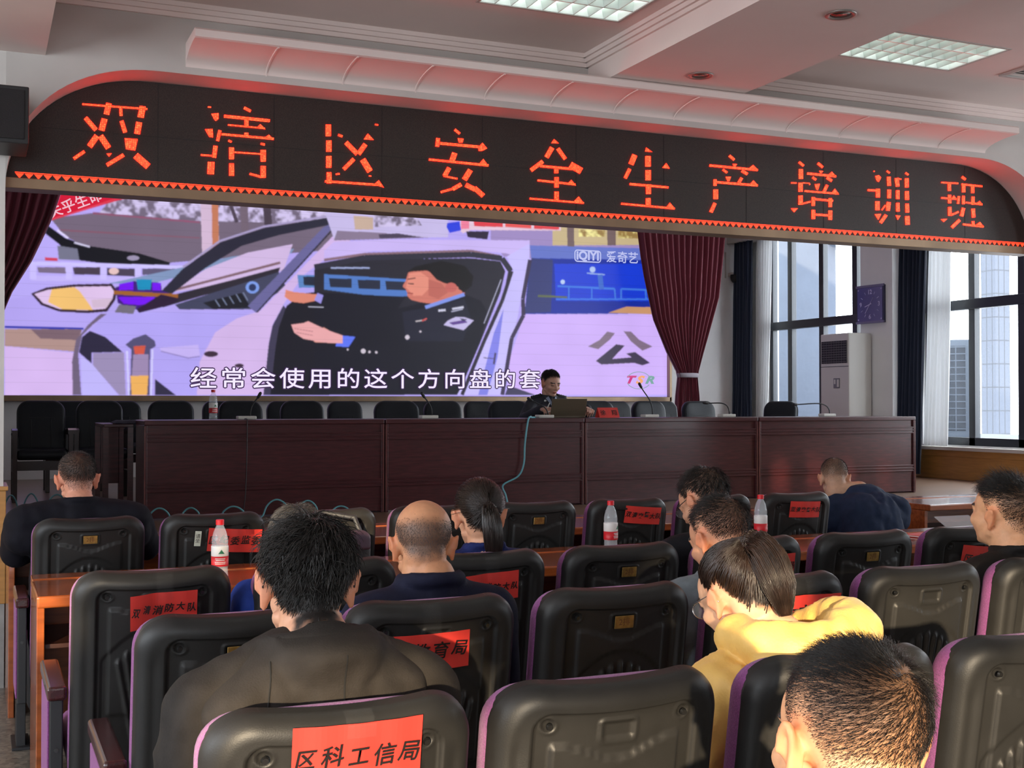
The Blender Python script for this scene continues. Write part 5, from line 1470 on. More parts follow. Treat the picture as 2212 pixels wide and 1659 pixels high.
# what tells each seat apart
SEAT = {
 (1, 0): 'black chair back with brass plate behind the sunlit orange desk end',
 (1, 1): 'black chair back with red paper and small white sticker behind the sunlit bottle',
 (1, 2): 'sunlit pale-looking black chair back above the dark bag, beside the hooded man hair',
 (1, 3): 'black chair back hidden between the bald man and the ponytail woman',
 (1, 4): 'black chair back with brass plate just right of the ponytail woman',
 (1, 5): 'black chair back with red police sign behind the standing water bottle',
 (1, 6): 'black chair back in the front row behind the bowed man with glasses',
 (1, 7): 'black chair back with red sign beside the man in navy jacket',
  (2, 0): 'black chair back with crooked red fire brigade sign at the orange desk end',
 (2, 1): 'black chair of the person in bright blue, hidden behind the hooded man',
 (2, 2): 'black chair back with red fire brigade sign behind the ponytail woman',
 (2, 3): 'black chair back with brass plate in front of the second desk, nobody seated',
 (2, 4): 'black chair back mostly hidden behind the man in grey suit',
 (2, 5): 'black chair back with brass plate before the man in navy jacket',
 (2, 6): 'black chair back with red sign half covered by the man with flat-top hair',
 (2, 7): 'black chair at the far end of the second desk',
 (3, 0): 'black chair back directly before the hooded man, purple edge at its top corner',
 (3, 1): 'black chair back with red education bureau sign behind the bald man',
 (3, 2): 'black chair back with brass plate between the education sign and the grey suit',
 (3, 3): 'black chair back with red sign behind the yellow jacket woman',
 (3, 4): 'black chair back with empty plate frame just beyond the yellow jacket',
 (3, 5): 'black chair of the man with flat-top hair, cut by the picture edge',
 (3, 6): 'black chair at the far end of the third row',
 (4, 0): 'black chair back with the large red science bureau sign, hooded man seated',
 (4, 1): 'large sunlit black chair back with empty plate frame, nobody seated',
 (4, 2): 'black chair back of the yellow jacket woman behind the short-haired head',
 (4, 3): 'large sunlit black chair back with fan ribs at the bottom corner',
 (4, 4): 'black chair at the far end of the fourth row',
 (4, 5): 'black chair at the last place of the fourth row',
 (5, 1): 'black chair on which the nearest short-haired man sits',
}
SKIP = {(2, 7), (3, 6), (4, 4), (4, 5), (5, 0), (5, 2), (5, 3)}
PLATES = {(1, 0), (1, 4), (1, 5), (2, 3), (2, 5), (3, 2), (4, 3), (3, 0)}
CHAIR = {}
used = False
for r_ in (1, 2, 3, 4, 5):
    for k in range(ROWN[r_]):
        if (r_, k) in SKIP or (r_, k) not in SEAT: continue
        loc = (XO[r_] + .5 * k + SHIFT.get((r_, k), 0), ROWY[r_], 0)
        if not used:
            o = ch0; o.location = loc; o['label'] = SEAT[(r_, k)]; o['group'] = GRP[r_]; used = True
        else:
            o = dup(ch0, loc, None, SEAT[(r_, k)], GRP[r_])
        CHAIR[(r_, k)] = o
for key in PLATES:
    if key in CHAIR: number_plate(CHAIR[key])
def put_sign(key, txt, dx, dz, rot, label, **kw):
    M2 = Matrix.Translation((dx, -.0040, CH - dz)) @ Matrix.Rotation(R(rot), 4, 'Y')
    s_ = paper_sign(CHAIR[key], txt, M2, **kw)
    s_.location = CHAIR[key].location
    s_['label'] = label; s_['group'] = 'red paper signs taped to the chair backs'
    return s_
put_sign((4, 0), '区科工信局', .012, .072, 0, 'red paper sign with five black characters on the nearest chair back', w=.205, h=.105, size=.036, ink_w=.0005)
put_sign((3, 1), '区教育局', -.02, .12, -1, 'red paper sign on the chair back beside the hooded man shoulder', w=.20, h=.09)
put_sign((2, 0), '双清消防大队', .02, .105, 0, 'curled red paper sign on the chair back at the orange desk end', w=.185, h=.092, curl=.05)
put_sign((2, 2), '双清消防大队', .01, .105, -2, 'red paper sign on the chair back below the ponytail woman', w=.185, h=.09, curl=.03)
put_sign((2, 4), '双清应急局', .06, .10, 0, 'red paper sign glimpsed beyond the grey suit man', w=.19, h=.09)
put_sign((3, 3), '区市监局', .07, .10, 2, 'dark red paper sign on the chair back beside the yellow hood', w=.20, h=.10, curl=.03)
put_sign((2, 6), '区水利局', .02, .125, 5, 'red paper sign on the chair back beside the flat-top hair man', w=.21, h=.105)
put_sign((1, 1), '区纪委监委', .08, .115, 4, 'red paper sign on the chair back behind the sunlit bottle', w=.225, h=.10)
put_sign((1, 5), '双清交警大队', .055, .08, 5, 'red paper sign on the chair back behind the second water bottle', w=.20, h=.085)
put_sign((1, 7), '双清交警大队', .02, .085, 2, 'red paper sign on the chair back beside the navy jacket man', w=.19, h=.085)
M = Matrix.Translation((CHAIR[(1, 1)].location)) @ BM @ Matrix.Translation((-.075, -.0065 + back_curve(.075), CH - .10)) @ Matrix.Rotation(R(4), 4, 'Y')
o = MB().box(-.013, .013, -.001, .0, -.032, .032, M=M).build('paper_sticker', mat('white_sticker', (.62, .66, .55), .6))
props(o, 'small white vertical sticker on the chair back behind the sunlit bottle', 'sticker')
text_part('sticker_print', '请\n坐', INK, o, M @ Matrix.Translation((0, -.0016, 0)) @ Matrix.Rotation(R(90), 4, 'X'), size=.02)

# ================================================================ audience desks
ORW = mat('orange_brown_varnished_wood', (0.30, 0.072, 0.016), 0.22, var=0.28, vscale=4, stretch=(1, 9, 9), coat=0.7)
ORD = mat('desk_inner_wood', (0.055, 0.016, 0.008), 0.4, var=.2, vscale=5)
def desk(x0, x1, y0, y1, label, group=None, top=.75, panels=None):
    t = thing('bench_desk', label, 'desk', ((x0 + x1) / 2, (y0 + y1) / 2, 0), group=group)
    w, h = (x1 - x0) / 2, (y1 - y0) / 2
    MB().box(-w, w, -h, h - .14, top - .042, top).build('desk_top', ORW, t, bevel=.008, bseg=3)
    MB().box(-w + .002, w - .002, h - .138, h, top - .042, top + .004).build('rear_rail', ORW, t, bevel=.004)
    for x in np.linspace(-w + .015, w - .015, panels or max(2, int(round((x1 - x0) / 1.2)) + 1)):
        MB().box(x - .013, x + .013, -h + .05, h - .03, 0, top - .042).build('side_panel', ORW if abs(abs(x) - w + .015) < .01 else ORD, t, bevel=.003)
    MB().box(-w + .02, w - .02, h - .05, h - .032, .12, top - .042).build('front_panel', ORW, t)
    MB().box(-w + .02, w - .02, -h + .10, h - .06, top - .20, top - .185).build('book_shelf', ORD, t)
    return t
desk(.135, 4.85, 5.93, 6.56, 'long brown bench desk below the stage, in front of the first chair row', 'bench desks')
desk(.195, 5.1, 4.55, 5.12, 'long orange-brown bench desk with water bottles before the second chair row', 'bench desks')
desk(5.78, 7.22, 6.31, 6.90, 'short brown bench desk with open compartment below the stage by the windows', 'bench desks')
# red booklets and a clear folder at the desk end
for k, (x, y, rz, lab) in enumerate(((4.45, 4.80, 10, 'red booklet lying on the desk beside the navy jacket man'), (4.83, 4.86, -6, 'red booklet under the clear folder at the desk end'))):
    t = thing('booklet', lab, 'booklet', (x, y, .7515), R(rz), group='red booklets on the second desk')
    MB().box(-.15, .15, -.105, .105, 0, .002).box(-.15, .15, -.105, .105, .008, .010).build('cover', RC, t)
    MB().box(-.146, .148, -.10, .10, .002, .008).build('pages', mat('paper_pages', (.65, .63, .6), .8), t)
CLR = mat('clear_plastic_sleeve', (.8, .82, .85), .08, alpha=.3)
o = MB().box(-.12, .12, -.0015, .0015, 0, .11, M=Matrix.Translation((4.80, 4.98, .765)) @ Matrix.Rotation(R(-62), 4, 'X')).build('clear_folder', CLR)
props(o, 'clear plastic folder propped on the red booklet at the desk end', 'folder')
# dark bag on the second row seat behind the hooded man
t = thing('shoulder_bag', 'dark bag with violet flap slung on the chair left of the bald man', 'bag', (1.36, 5.03, 0))
m = MB(); pad(m, .34, .20, .05, .03, .14, edge=.04, bulge=.02, M=Matrix.Translation((0, -.09, .66)))
m.build('bag_body', mat('black_nylon', (.018, .018, .020), .55, bump=.3, bscale=90), t, smooth=True)
m = MB(); pad(m, .33, .085, .03, .02, .17, edge=.03, bulge=.01, M=Matrix.Translation((0, -.105, .80)))
m.build('flap', mat('violet_grey_nylon', (.06, .035, .055), .6), t, smooth=True)
MB().tube([(-.15, 0, .84), (-.13, .06, .93), (0, .10, .955), (.13, .06, .93), (.15, 0, .84)], .012, 8).build('strap', mat('black_nylon', (.018, .018, .020), .55), t, smooth=True)

t = thing('stool', 'low stool under the man in navy jacket at the front desk', 'stool', (4.58, 5.42, 0))
m = MB(); m.cyl((0, 0, .40), (0, 0, .44), .17, n=28); m.build('seat', ORD, t, bevel=.006)
for k in range(4):
    a = R(45 + 90 * k); MB().cyl((.15 * math.cos(a), .15 * math.sin(a), 0), (.11 * math.cos(a), .11 * math.sin(a), .40), .016, n=10).build('leg', ORD, t, smooth=True)
# ================================================================ people
SKIN = mat('skin', (0.5, 0.3, 0.2), 0.5, attr='tone', var=0.06, vscale=60, sss=0.12, spec=.35)
HAIRM = mat('black_hair', (0.011, 0.009, 0.008), 0.38, spec=0.45, var=.4, vscale=40)
HAIRB = mat('dark_brown_hair', (0.020, 0.011, 0.008), 0.33, spec=0.5, var=.4, vscale=40)
HAIRG = mat('greying_hair', (0.045, 0.043, 0.045), 0.45, var=.5, vscale=60)
SKT = sl((205, 152, 122))

def ico(c, r, M=None, sub=3):
    bm = bmesh.new(); bmesh.ops.create_icosphere(bm, subdivisions=sub, radius=1)
    c = Vector(c); r = r if isinstance(r, (tuple, list)) else (r, r, r)
    vs = []
    for v in bm.verts:
        p = Vector((v.co.x * r[0], v.co.y * r[1], v.co.z * r[2]))
        if M is not None: p = M @ p
        vs.append(p + c)
    fs = [tuple(v.index for v in f.verts) for f in bm.faces]
    bm.free()
    return vs, fs
def capsule(mb, p0, r0, p1, r1, n=14):
    p0, p1 = Vector(p0), Vector(p1); d = (p1 - p0)
    d = d.normalized() if d.length > 1e-6 else Vector((0, 0, 1))
    pts, rs = [], []
    for k in range(5):
        a = PI / 2 * k / 4
        pts.append(p0 - d * r0 * math.cos(a)); rs.append(max(r0 * math.sin(a), 1e-4))
    for k in range(5):
        a = PI / 2 * k / 4
        pts.append(p1 + d * r1 * math.sin(a)); rs.append(max(r1 * math.cos(a), 1e-4))
    mb.tube(pts, rs, n)
def chain(mb, pts, rs, n=14):
    for i in range(len(pts) - 1): capsule(mb, pts[i], rs[i], pts[i + 1], rs[i + 1], n)
def fuse(mb, voxel, smooth=2, wrinkle=None):
    """one continuous skin over overlapping shapes"""
    me = bpy.data.meshes.new('fused'); me.from_pydata(mb.v, [], mb.f)
    bm = bmesh.new(); bm.from_mesh(me); bmesh.ops.recalc_face_normals(bm, faces=bm.faces); bm.to_mesh(me); bm.free()
    o = bpy.data.objects.new('fused', me); COL.objects.link(o)
    md = o.modifiers.new('r', 'REMESH'); md.mode = 'VOXEL'; md.voxel_size = voxel; md.use_smooth_shade = True
    dg = bpy.context.evaluated_depsgraph_get()
    m2 = bpy.data.meshes.new_from_object(o.evaluated_get(dg))
    bpy.data.objects.remove(o); bpy.data.meshes.remove(me)
    bm = bmesh.new(); bm.from_mesh(m2)
    for _ in range(smooth):
        bmesh.ops.smooth_vert(bm, verts=bm.verts, factor=.5, use_axis_x=True, use_axis_y=True, use_axis_z=True)
    if wrinkle:
        bm.normal_update()
        for v in bm.verts: v.co += v.normal * wrinkle(v.co)
    bm.normal_update(); bm.to_mesh(m2); bm.free()
    m2.polygons.foreach_set('use_smooth', [True] * len(m2.polygons))
    return m2

def head_shapes(mb, M, ears=True, jaw=1.0, fem=False):
    def E(c, r, rot=None):
        vs, fs = ico(c, r, rot)
        mb.add([M @ v for v in vs], fs)
    def C(a, ra, b, rb, n=10):
        t = MB(); capsule(t, a, ra, b, rb, n)
        mb.add([M @ Vector(v) for v in t.v], t.f)
    j = jaw
    E((0, -.016, .034), (.0765, .096, .082))
    E((0, .030, .026), (.066, .058, .064))
    E((0, .036, -.030), (.061 * j, .056, .062))
    E((0, .026, -.068), (.052 * j, .054, .044))
    E((0, .068, -.093), (.023, .018, .017))
    E((0, -.050, -.028), (.058, .050, .058))
    for s in (-1, 1):
        E((s * .028, .079, .018), (.024, .011, .009))
        E((s * .038 * j, .060, -.028), (.024, .022, .022))
        E((s * .031, .078, .0005), (.0150, .0095, .0085))
        C((s * .050 * j, .0, -.060), .014, (s * .022, .055, -.090), .016)
        E((s * .011, .096, -.034), (.009, .009, .008))
    C((0, .086, .008), .0085, (0, .106, -.028), .0125)
    E((0, .087, -.0595), (.022, .010, .0058)); E((0, .086, -.069), (.019, .010, .0062))
    if ears:
        for s in (-1, 1):
            Mr = Matrix.Rotation(R(-14 * s), 3, 'Z') @ Matrix.Rotation(R(-12), 3, 'X') @ Matrix.Rotation(R(14 * s), 3, 'Y')
            c0 = Vector((s * .080, -.012, -.012))
            E(c0 - Vector((s * .003, 0, 0)), (.0075, .017, .029), Mr)
            prev = None
            for k in range(13):
                a = R(-60 + 245 * k / 12)
                q = c0 + Mr @ Vector((s * .006, -.018 * math.sin(a) * 1.05 if False else -.0185 * math.cos(a - R(60)), .031 * math.sin(a - R(10)) - .001))
                if prev is not None: C(prev, .0052, q, .0052, 8)
                prev = q
            E(c0 + Mr @ Vector((s * .002, .006, -.029)), (.006, .008, .010))
            E(c0 + Vector((-s * .010, .006, .0)), (.013, .012, .022))

def hand_shapes(mb, wrist, direction, normal, curl=.6, side=1, s=1.0):
    """palm, five bent fingers of different length and a thumb from the side of the palm"""
    d = Vector(direction).normalized(); n = Vector(normal); n = (n - d * n.dot(d)).normalized(); x = d.cross(n) * side
    w = Vector(wrist)
    for f in (.25, .5, .75, 1):
        vs, fs = ico(w + d * (.085 * f * s), (.5, .5, .5), sub=2)
    for k in range(4):
        a = w + d * .012 * s + x * (-.018 + .012 * k) * s; b = w + d * .085 * s + x * (-.032 + .0213 * k) * s
        capsule(mb, a, .0165 * s, b, .0115 * s, 10)
    lens = (.072, .080, .075, .058)
    for k in range(4):
        p = w + d * .088 * s + x * (.032 - .0213 * k) * s
        dd = d.copy(); L_ = lens[k] * s; rr = (.0088, .0090, .0086, .0078)[k] * s
        for seg, fr in enumerate((.45, .32, .23)):
            ang = curl * (.55, .95, .7)[seg] * (1 + .08 * k)
            ax = dd.cross(n); dd = (Matrix.Rotation(-ang, 3, ax.normalized()) @ dd).normalized() if ax.length > 1e-6 else dd
            q = p + dd * L_ * fr
            capsule(mb, p, rr * (1 - .08 * seg), q, rr * (.93 - .1 * seg), 8); p = q
    p = w + d * .022 * s + x * .030 * s
    q = p + (d * .6 + x * .75 - n * .25).normalized() * .042 * s
    r2 = q + (d * .95 + x * .1 - n * .35).normalized() * .030 * s
    capsule(mb, p, .0125 * s, q, .0100 * s, 8); capsule(mb, q, .0098 * s, r2, .0082 * s, 8)

def el_min(az, tab):
    az = abs(az)
    for (a, va), (b, vb) in zip(tab[:-1], tab[1:]):
        if a <= az <= b: return va + (vb - va) * (az - a) / (b - a)
    return tab[-1][1]
TAB_M = [(0, 40), (40, 37), (58, 24), (72, 6), (80, -4), (88, 12), (104, 14), (116, -6), (130, -26), (150, -37), (180, -40)]
TAB_F = [(0, 44), (40, 40), (60, 26), (75, 4), (84, -8), (92, 10), (106, 8), (120, -16), (140, -38), (180, -44)]
HC = Vector((0, -.012, .018))
def azel(p):
    d = p - HC
    return math.degrees(math.atan2(d.x, d.y)), math.degrees(math.atan2(d.z, math.hypot(d.x, d.y)))

def ribbons(name, paths, r0, m, parent, seed=0, taper=.25):
    """fine tapered strands, all in one mesh"""
    if not paths: return None
    V = []; F = []
    k0 = 0
    for pts in paths:
        n = len(pts)
        up = Vector((.31, .52, .79))
        for i, p in enumerate(pts):
            d = (pts[min(i + 1, n - 1)] - pts[max(i - 1, 0)])
            if d.length < 1e-9: d = Vector((0, 0, 1))
            d.normalize()
            a = d.cross(up)
            a = a.normalized() if a.length > 1e-4 else d.orthogonal().normalized()
            b = d.cross(a)
            r = r0 * (1 - (1 - taper) * i / (n - 1))
            V += [p + a * r, p - a * r * .5 + b * r * .87, p - a * r * .5 - b * r * .87]
        for i in range(n - 1):
            q = k0 + 3 * i
            for j in range(3):
                F.append((q + j, q + (j + 1) % 3, q + 3 + (j + 1) % 3, q + 3 + j))
        k0 += 3 * n
    me = bpy.data.meshes.new(name)
    me.from_pydata([tuple(v) for v in V], [], F)
    return link_mesh(name, me, m, parent, smooth=True)

def scalp_points(bvh, Mh, N, tab, seed, jitter=.02):
    rnd = random.Random(seed); out = []
    Mi = Mh.inverted()
    R3 = Mh.to_3x3()
    ga = PI * (3 - math.sqrt(5))
    for i in range(N):
        z = 1 - 1.75 * (i + .5) / N
        t = ga * i
        d = Vector((math.cos(t) * math.sqrt(max(0, 1 - z * z)), math.sin(t) * math.sqrt(max(0, 1 - z * z)), z))
        d += Vector((rnd.gauss(0, 1), rnd.gauss(0, 1), rnd.gauss(0, 1))) * jitter
        d.normalize()
        az = math.degrees(math.atan2(d.x, d.y)); el = math.degrees(math.asin(max(-1, min(1, d.z))))
        lim = el_min(az, tab) + rnd.gauss(0, 2.5)
        if el < lim: continue
        o = Mh @ (HC + d * .30)
        h = bvh.ray_cast(o, -(R3 @ d).normalized(), .3)
        if h[0] is None: continue
        out.append((h[0], h[1], d, el - lim, abs(az)))
    return out

def hair_short(name, bvh, Mh, m, parent, N, tab, seed, lmin, lmax, whorl=(.02, -.55, .83), lift=.45, swirl=.4, rad=.0007, fade=45, messy=.25, clump=0.0, grav=.0, bald=None, segs=3, top=0.0):
    rnd = random.Random(seed); R3 = Mh.to_3x3(); Mi3 = R3.inverted()
    w = Vector(whorl).normalized()
    paths = []
    for p, n, d, over, az in scalp_points(bvh, Mh, N, tab, seed):
        if bald is not None:
            dens = bald(d)
            if rnd.random() > dens: continue
        L_ = lmin + (lmax - lmin) * smoothstep(0, fade, over)
        if top: L_ += top * smoothstep(.35, .8, d.z)
        L_ *= rnd.uniform(.75, 1.15)
        t = d - w; t = t - d * t.dot(d)
        sw = d.cross(w)
        t = t.normalized() if t.length > 1e-4 else Vector((0, -1, 0))
        if sw.length > 1e-4: t = (t + sw.normalized() * swirl).normalized()
        if clump:
            q = d * 7
            t = (t + Vector((noise.noise(q), noise.noise(q + Vector((9, 0, 0))), noise.noise(q + Vector((0, 9, 0))))) * clump * 2.2)
        dirl = (d * lift + t + Vector((rnd.gauss(0, 1), rnd.gauss(0, 1), rnd.gauss(0, 1))) * messy)
        dv = (R3 @ dirl).normalized()
        if dv.dot(n) < .12: dv = (dv + n * (.2 - dv.dot(n))).normalized()
        pts = [p - n * .001]
        c = p.copy()
        for s_ in range(segs):
            c = c + dv * (L_ / segs)
            pts.append(c.copy())
            dv = (dv - n * .22 * (1 if L_ > .012 else .3) + Vector((0, 0, -grav)) + Vector((rnd.gauss(0, 1), rnd.gauss(0, 1), rnd.gauss(0, 1))) * messy * .25).normalized()
            if L_ > .02:
                hh = bvh.find_nearest(c)
                if hh[0] is not None:
                    v = c - hh[0]
                    if v.dot(hh[1]) < .003: dv = (dv + hh[1] * .7).normalized()
        paths.append(pts)
    return ribbons(name, paths, rad, m, parent, seed)

def hair_pulled(bvh, Mh, parent, m, tie, tail, seed, N=2200, tab=TAB_F, lift=.006, rad=.0011, tail_r=(.018, .034, .03, .012), ntail=700):
    """hair combed back to a tie and a hanging tail; tie and tail are points in head coordinates / world offsets"""
    rnd = random.Random(seed); R3 = Mh.to_3x3()
    T = Vector(tie); tdir = (T - HC).normalized()
    # cap that fills between the strands
    paths = []
    for p, n, d, over, az in scalp_points(bvh, Mh, N, tab, seed):
        steps = 7; pts = []
        for k in range(steps):
            u = k / (steps - 1)
            dd = d.lerp(tdir, u)
            if dd.length < 1e-3: continue
            dd.normalize()
            dd = (dd + Vector((rnd.gauss(0, 1), rnd.gauss(0, 1), rnd.gauss(0, 1))) * .012).normalized()
            h = bvh.ray_cast(Mh @ (HC + dd * .3), -(R3 @ dd).normalized(), .3)
            if h[0] is None: continue
            hgt = (lift + .004 * rnd.random()) * smoothstep(0, .25, u) * (1.0) + .012 * smoothstep(.6, 1, u)
            pts.append(h[0] + (R3 @ dd) * hgt)
        if len(pts) > 2: paths.append(pts)
    # tail
    Tw = [Mh @ T] + [Vector(q) for q in tail]
    path = smooth_path(Tw, 5)
    nP = len(path)
    def rad_at(u):
        k = u * (len(tail_r) - 1); i = min(int(k), len(tail_r) - 2); return tail_r[i] + (tail_r[i + 1] - tail_r[i]) * (k - i)
    mb = MB(); mb.tube(path, [rad_at(i / (nP - 1)) * .86 for i in range(nP)], 14)
    core = mb
    for j in range(ntail):
        a = rnd.uniform(0, 2 * PI); q = math.sqrt(rnd.uniform(.55, 1.0)); u0 = rnd.uniform(0, .25); u1 = rnd.uniform(.75, 1.0)
        pts = []; wob = rnd.gauss(0, .10)
        for k in range(8):
            u = u0 + (u1 - u0) * k / 7
            f = u * (nP - 1); i = min(int(f), nP - 2); c = path[i].lerp(path[i + 1], f - i)
            d = (path[i + 1] - path[i]).normalized(); x = d.cross(Vector((0, 1, .1))).normalized(); y = d.cross(x)
            rr = rad_at(u) * q
            pts.append(c + (x * math.cos(a + wob * u) + y * math.sin(a + wob * u)) * rr)
        paths.append(pts)
    h = ribbons('hair', paths, rad, m, parent, seed)
    o = core.build('ponytail', m, h, smooth=True)
    b = MB(); d = (path[1] - path[0]).normalized()
    b.tube([path[0] - d * .006, path[0] + d * .010], tail_r[0] * 1.05, 14); b.build('hair_tie', mat('dark_hair_tie', (.01, .01, .012), .5), h)
    return h

def paint_tone(me, Mh, tab, hair_col, skin=SKT, fade=18, hair_alpha=1.0, bald=None):
    Mi = Mh.inverted()
    at = me.attributes.new('tone', 'FLOAT_COLOR', 'POINT')
    arr = np.ones((len(me.vertices), 4), np.float32)
    lip = (skin[0] * .72, skin[1] * .45, skin[2] * .45); brow = (.03, .022, .018)
    for i, v in enumerate(me.vertices):
        q = Mi @ v.co
        c = skin
        if q.length < .16 and q.z > -.125:
            az, el = azel(q)
            over = el - el_min(az, tab) + 5 * noise.noise(q * 60)
            earz = abs(q.x) > .071 and -.055 < q.z < .03 and -.045 < q.y < .02
            if over > -2 and not earz and q.z > -.11:
                t = min(1, (over + 2) / fade) * hair_alpha
                if bald is not None: t *= bald((q - HC).normalized())
                c = tuple(s_ * (1 - t) + h_ * t for s_, h_ in zip(skin, hair_col))
            elif q.y > .085 and -.077 < q.z < -.054 and abs(q.x) < .022: c = lip
            elif q.y > .066 and .0155 < q.z < .0255 and .012 < abs(q.x) < .050: c = brow
            elif q.y > .074 and -.0045 < q.z < .002 and .018 < abs(q.x) < .044: c = brow
            elif earz: c = (min(1, skin[0] * 1.08), skin[1] * .88, skin[2] * .82)
        arr[i, :3] = c
    at.data.foreach_set('color', arr.ravel())

def seated(name_label, loc, rz, P, jacket, trousers=(.012, .012, .014), hair_fn=None, tab=TAB_M, hair_col=(.014, .011, .010), fade=18, hair_alpha=1.0, bald=None,
           jr=1.0, voxel=.006, jw=.009, wr=.004, jaw=1.0, collar=.012, extra=None, jname='jacket', jrough=.8, jmat=None, hands=None, skin=SKT, neck_r=.054, wscale=11):
    """P: head centre, yaw, pitch, roll, neck base, shoulders, elbows, wrists, hip (person coordinates, +y is where they face)"""
    t = thing('person', name_label, 'person', loc, rz)
    V = Vector
    Mh = Matrix.Translation(P['head']) @ Euler((R(-P.get('pitch', 0)), R(P.get('roll', 0)), R(P.get('yaw', 0))), 'ZYX' if False else 'XYZ').to_matrix().to_4x4()
    Mh = Matrix.Translation(P['head']) @ Matrix.Rotation(R(P.get('yaw', 0)), 4, 'Z') @ Matrix.Rotation(R(-P.get('pitch', 0)), 4, 'X') @ Matrix.Rotation(R(P.get('roll', 0)), 4, 'Y') @ Matrix.Scale(P.get('scale', 1.0), 4)
    nb = V(P['nb']); sh = [V(P['sL']), V(P['sR'])]; el = [V(P['eL']), V(P['eR'])]; wr_ = [V(P['wL']), V(P['wR'])]
    hip = V(P.get('hip', (0, -.02, .50))); kn = [V((-.12, .42, .50)), V((.12, .42, .50))]; an = [V((-.12, .45, .09)), V((.12, .45, .09))]
    chest = nb.lerp(hip, .38); waist = nb.lerp(hip, .72)
    mb = MB()
    head_shapes(mb, Mh, jaw=jaw)
    chain(mb, [Mh @ V((0, -.030, -.05)), Mh @ V((0, -.035, -.095)), nb + V((0, 0, .01))], [neck_r * .95, neck_r, neck_r * 1.12])
    chain(mb, [nb - V((0, 0, .05)), chest, waist, hip], [.075, .105, .10, .105])
    for i in (0, 1):
        chain(mb, [nb - V((0, 0, .03)), sh[i]], [.055, .05]); chain(mb, [sh[i], el[i], wr_[i]], [.045, .038, .026])
        hd = hands[i] if hands else None
        fd = (wr_[i] - el[i]).normalized()
        if hd: hand_shapes(mb, wr_[i], hd[0], hd[1], hd[2], (1, -1)[i])
        else: hand_shapes(mb, wr_[i], fd, V((0, 0, 1)), .5, (1, -1)[i])
        chain(mb, [hip + V(((-.08, .08)[i], .02, 0)), kn[i], an[i]], [.075, .05, .035])
    me = fuse(mb, voxel, 2)
    me.name = 'body'
    paint_tone(me, Mh, tab, hair_col, skin, fade, hair_alpha, bald)
    body = link_mesh('body', me, SKIN, t)
    bvh = BVHTree.FromPolygons([v.co.copy() for v in me.vertices], [tuple(p.vertices) for p in me.polygons])
    if hair_fn: hair_fn(bvh, Mh, t)
    # clothing
    jb = MB()
    chain(jb, [nb - V((0, .0, .055)), chest], [.085 * jr, .135 * jr]); 
    for sx in (-1, 1):
        chain(jb, [chest + V((sx * .055, 0, .03)), waist + V((sx * .06, 0, 0)), hip + V((sx * .06, 0, .0))], [.115 * jr, .118 * jr, .125 * jr])
    for i in (0, 1):
        chain(jb, [nb - V((0, 0, .035)), sh[i]], [.062 * jr, .070 * jr])
        chain(jb, [chest + V((0, 0, .04)), sh[i] - V((0, 0, .05))], [.10 * jr, .070 * jr])
        chain(jb, [sh[i], el[i], wr_[i].lerp(el[i], .06)], [.070 * jr, .060 * jr, .046 * jr])
    if collar:
        c0 = nb + V((0, 0, .008)); cd = (Mh @ V((0, -.03, -.09)) - nb).normalized()
        ring = []
        for k in range(17):
            a = 2 * PI * k / 16
            ring.append(c0 + V((math.cos(a) * (neck_r + .014), math.sin(a) * (neck_r + .016), .006 - .010 * math.sin(a))))
        for k in range(16): capsule(jb, ring[k], collar, ring[k + 1], collar, 8)
    if extra: extra(jb, Mh, nb, sh, chest)
    sd = random.Random(name_label).random() * 50
    def wf(p):
        q = Vector((p.x * wscale, p.y * wscale, p.z * wscale * .55)) + Vector((sd, 0, 0))
        a = noise.noise(q + Vector((noise.noise(q * .6), 0, noise.noise(q * .5 + Vector((3, 1, 0))))) * 1.4)
        return wr * (1 - 2 * abs(a)) + wr * .5 * noise.noise(q * 2.3)
    jm = fuse(jb, jw, 3, wf); jm.name = jname
    jo = link_mesh(jname, jm, jmat or mat('cloth_' + name_label[:28].replace(' ', '_'), jacket, jrough, spec=.15, var=.15, vscale=30, bump=.15, bscale=300), t)
    tb = MB()
    for i in (0, 1): chain(tb, [hip + V(((-.09, .09)[i], .0, -.0)), kn[i], an[i]], [.105, .075, .062])
    tm = fuse(tb, .012, 2); tm.name = 'trousers'
    link_mesh('trousers', tm, mat('dark_trousers', trousers, .85), t)
    sb = MB()
    for i in (0, 1):
        s2 = MB(); s2.add(*ico(an[i] + V((0, .055, -.045)), (.045, .13, .045)))
        s2.build('shoe', mat('black_leather_shoe', (.012, .011, .010), .35), t, smooth=True)
    return t, Mh, jo, bvh

